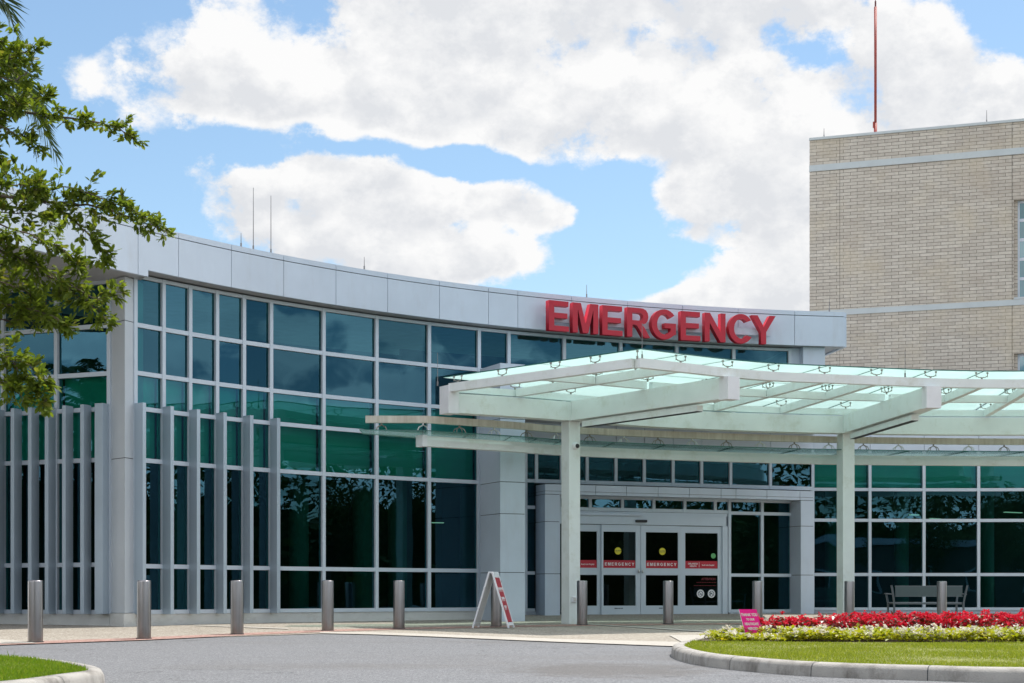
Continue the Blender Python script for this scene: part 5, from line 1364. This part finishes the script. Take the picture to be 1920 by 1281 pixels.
# warp
wn = N(ng, 'ShaderNodeTexNoise'); wn.inputs['Scale'].default_value = 9; wn.inputs['Detail'].default_value = 4; L(ng, d0, wn.inputs['Vector'])
wv = N(ng, 'ShaderNodeVectorMath', operation='SUBTRACT'); L(ng, wn.outputs['Color'], wv.inputs[0]); wv.inputs[1].default_value = (.5, .5, .5)
ws = N(ng, 'ShaderNodeVectorMath', operation='SCALE'); ws.inputs['Scale'].default_value = .045; L(ng, wv.outputs[0], ws.inputs[0])
wa = N(ng, 'ShaderNodeVectorMath', operation='ADD'); L(ng, cm.outputs[0], wa.inputs[0]); L(ng, ws.outputs[0], wa.inputs[1])
sz = N(ng, 'ShaderNodeVectorMath', operation='MULTIPLY'); sz.inputs[1].default_value = (1, 1, 0); L(ng, wa.outputs[0], sz.inputs[0])
pv = sz.outputs[0]
def blob(x, y, rx, ry, s):
    a, e = px_dir(x, y)
    v = N(ng, 'ShaderNodeVectorMath', operation='SUBTRACT'); L(ng, pv, v.inputs[0]); v.inputs[1].default_value = (a, e, 0)
    v2 = N(ng, 'ShaderNodeVectorMath', operation='MULTIPLY'); L(ng, v.outputs[0], v2.inputs[0]); v2.inputs[1].default_value = (F / rx, F / ry, 0)
    dt = N(ng, 'ShaderNodeVectorMath', operation='DOT_PRODUCT'); L(ng, v2.outputs[0], dt.inputs[0]); L(ng, v2.outputs[0], dt.inputs[1])
    return math_n(ng, 'MULTIPLY', math_n(ng, 'EXPONENT', math_n(ng, 'MULTIPLY', dt.outputs['Value'], -.9)), s)
acc_ = None
for b_ in pos:
    o = blob(*b_); acc_ = o if acc_ is None else math_n(ng, 'ADD', acc_, o)
acc_ = math_n(ng, 'MINIMUM', acc_, 1.08)
for b_ in neg: acc_ = math_n(ng, 'SUBTRACT', acc_, blob(*b_))
# elsewhere in the sky: broken cumulus from noise
vs = N(ng, 'ShaderNodeVectorMath', operation='MULTIPLY'); vs.inputs[1].default_value = (1, 1, 2.6); L(ng, d0, vs.inputs[0])
gn = noise(ng, vs.outputs[0], 5.0, 3, .5)
gen = math_n(ng, 'MULTIPLY_ADD', gn, 8.0, -3.45)
msk = N(ng, 'ShaderNodeMapRange', interpolation_type='SMOOTHSTEP'); L(ng, math_n(ng, 'MAXIMUM', math_n(ng, 'DIVIDE', math_n(ng, 'ABSOLUTE', az), .44), math_n(ng, 'DIVIDE', elv, .47)), msk.inputs[0]); msk.inputs[1].default_value = .85; msk.inputs[2].default_value = 1.15
mixf = N(ng, 'ShaderNodeMix'); L(ng, msk.outputs[0], mixf.inputs[0]); L(ng, acc_, mixf.inputs[2]); L(ng, gen, mixf.inputs[3])
L(ng, mixf.outputs[0], go.inputs[0]); L(ng, msk.outputs[0], go.inputs[1])
nd = bpy.data.node_groups.new('cloud_detail', 'ShaderNodeTree')
nd.interface.new_socket('Dir', in_out='INPUT', socket_type='NodeSocketVector'); nd.interface.new_socket('Detail', in_out='OUTPUT', socket_type='NodeSocketFloat')
di = N(nd, 'NodeGroupInput'); do = N(nd, 'NodeGroupOutput')
v3 = N(nd, 'ShaderNodeVectorMath', operation='MULTIPLY'); v3.inputs[1].default_value = (1, 1, 1.35); L(nd, di.outputs[0], v3.inputs[0])
n1t = N(nd, 'ShaderNodeTexNoise'); n1t.inputs['Scale'].default_value = 13; n1t.inputs['Detail'].default_value = 8; n1t.inputs['Roughness'].default_value = .64; L(nd, v3.outputs[0], n1t.inputs['Vector'])
wsc = N(nd, 'ShaderNodeVectorMath', operation='SCALE'); wsc.inputs['Scale'].default_value = .07; L(nd, n1t.outputs['Color'], wsc.inputs[0])
wad = N(nd, 'ShaderNodeVectorMath', operation='ADD'); L(nd, v3.outputs[0], wad.inputs[0]); L(nd, wsc.outputs[0], wad.inputs[1])
vo = N(nd, 'ShaderNodeTexVoronoi', i_Scale=30.0); L(nd, wad.outputs[0], vo.inputs['Vector'])
bil = math_n(nd, 'MULTIPLY_ADD', vo.outputs['Distance'], -1.0, .42)
L(nd, math_n(nd, 'ADD', math_n(nd, 'MULTIPLY_ADD', n1t.outputs[0], 3.7, -1.85), math_n(nd, 'MULTIPLY', bil, .6)), do.inputs[0])
tc = N(nt, 'ShaderNodeTexCoord')
nrm = N(nt, 'ShaderNodeVectorMath', operation='NORMALIZE'); L(nt, tc.outputs['Generated'], nrm.inputs[0])
gb = nt.nodes.new('ShaderNodeGroup'); gb.node_tree = ng; L(nt, nrm.outputs[0], gb.inputs[0]); g0 = gb.outputs
def field(off):
    g = nt.nodes.new('ShaderNodeGroup'); g.node_tree = nd
    a = N(nt, 'ShaderNodeVectorMath', operation='ADD'); L(nt, nrm.outputs[0], a.inputs[0]); a.inputs[1].default_value = off
    L(nt, a.outputs[0], g.inputs[0]); return math_n(nt, 'ADD', g0[0], g.outputs[0])
f0 = field((0, 0, 0)); f1 = field((.010, 0, .016))
dens_ = N(nt, 'ShaderNodeMapRange', interpolation_type='SMOOTHSTEP'); L(nt, f0, dens_.inputs[0]); dens_.inputs[1].default_value = .24; dens_.inputs[2].default_value = .74
thick = N(nt, 'ShaderNodeMapRange', interpolation_type='SMOOTHSTEP'); L(nt, math_n(nt, 'ADD', math_n(nt, 'MULTIPLY', g0[0], .75), math_n(nt, 'MULTIPLY', f1, .22)), thick.inputs[0]); thick.inputs[1].default_value = .62; thick.inputs[2].default_value = 1.22
grad = math_n(nt, 'MULTIPLY', math_n(nt, 'SUBTRACT', f1, f0), .9)
sh_ = N(nt, 'ShaderNodeClamp'); L(nt, math_n(nt, 'ADD', math_n(nt, 'MULTIPLY', thick.outputs[0], .75), grad), sh_.inputs[0])
cc1 = mixc(nt, sh_.outputs[0], (1.0, 1.0, 1.0), (.78, .80, .835))
SKY_S, CL_S = .12, .69
skc = N(nt, 'ShaderNodeVectorMath', operation='MULTIPLY'); L(nt, sky.outputs[0], skc.inputs[0]); skc.inputs[1].default_value = (SKY_S * .96, SKY_S * 1.02, SKY_S * .98)
clc = N(nt, 'ShaderNodeVectorMath', operation='SCALE'); L(nt, cc1, clc.inputs[0]); L(nt, math_n(nt, 'MULTIPLY_ADD', g0[1], CL_S * 1.0, CL_S), clc.inputs['Scale'])  # clouds outside the frame brightened to lift light on the shaded fronts
fin = mixc(nt, dens_.outputs[0], skc.outputs[0], clc.outputs[0])
L(nt, fin, bg.inputs[0]); bg.inputs[1].default_value = 1.0
L(nt, bg.outputs[0], out.inputs[0])
W.cycles.sampling_method = 'MANUAL'; W.cycles.sample_map_resolution = 512

sl = bpy.data.lights.new('sun', 'SUN'); sl.energy = 3.6; sl.angle = R_(.55); sl.color = (1, .955, .89)
so = bpy.data.objects.new('sun', sl); COL.objects.link(so); so.rotation_euler = SUN.to_track_quat('Z', 'Y').to_euler(); so.location = (10, 10, 40)

cam = bpy.data.cameras.new('camera'); cam.lens = F / 1920 * 36; cam.sensor_width = 36; cam.shift_y = (HY - 640.5) / 1920; cam.clip_end = 2000; cam.clip_start = .1
cam.dof.use_dof = True; cam.dof.focus_distance = 38; cam.dof.aperture_fstop = 7
co_ = bpy.data.objects.new('camera', cam); COL.objects.link(co_); co_.rotation_euler = (R_(90), 0, 0); SC.camera = co_

# raise the whole layout so that the ground near the viewer is at height zero
for o in list(SC.objects):
    if o.parent is None: o.location.z += CAMH
SC.view_settings.view_transform = 'Standard'; SC.view_settings.look = 'None'; SC.view_settings.exposure = .5; SC.view_settings.gamma = 1
SC.cycles.use_denoising = True; SC.cycles.max_bounces = 8; SC.cycles.transparent_max_bounces = 12; SC.cycles.sample_clamp_indirect = 6; SC.cycles.caustics_reflective = False; SC.cycles.caustics_refractive = False
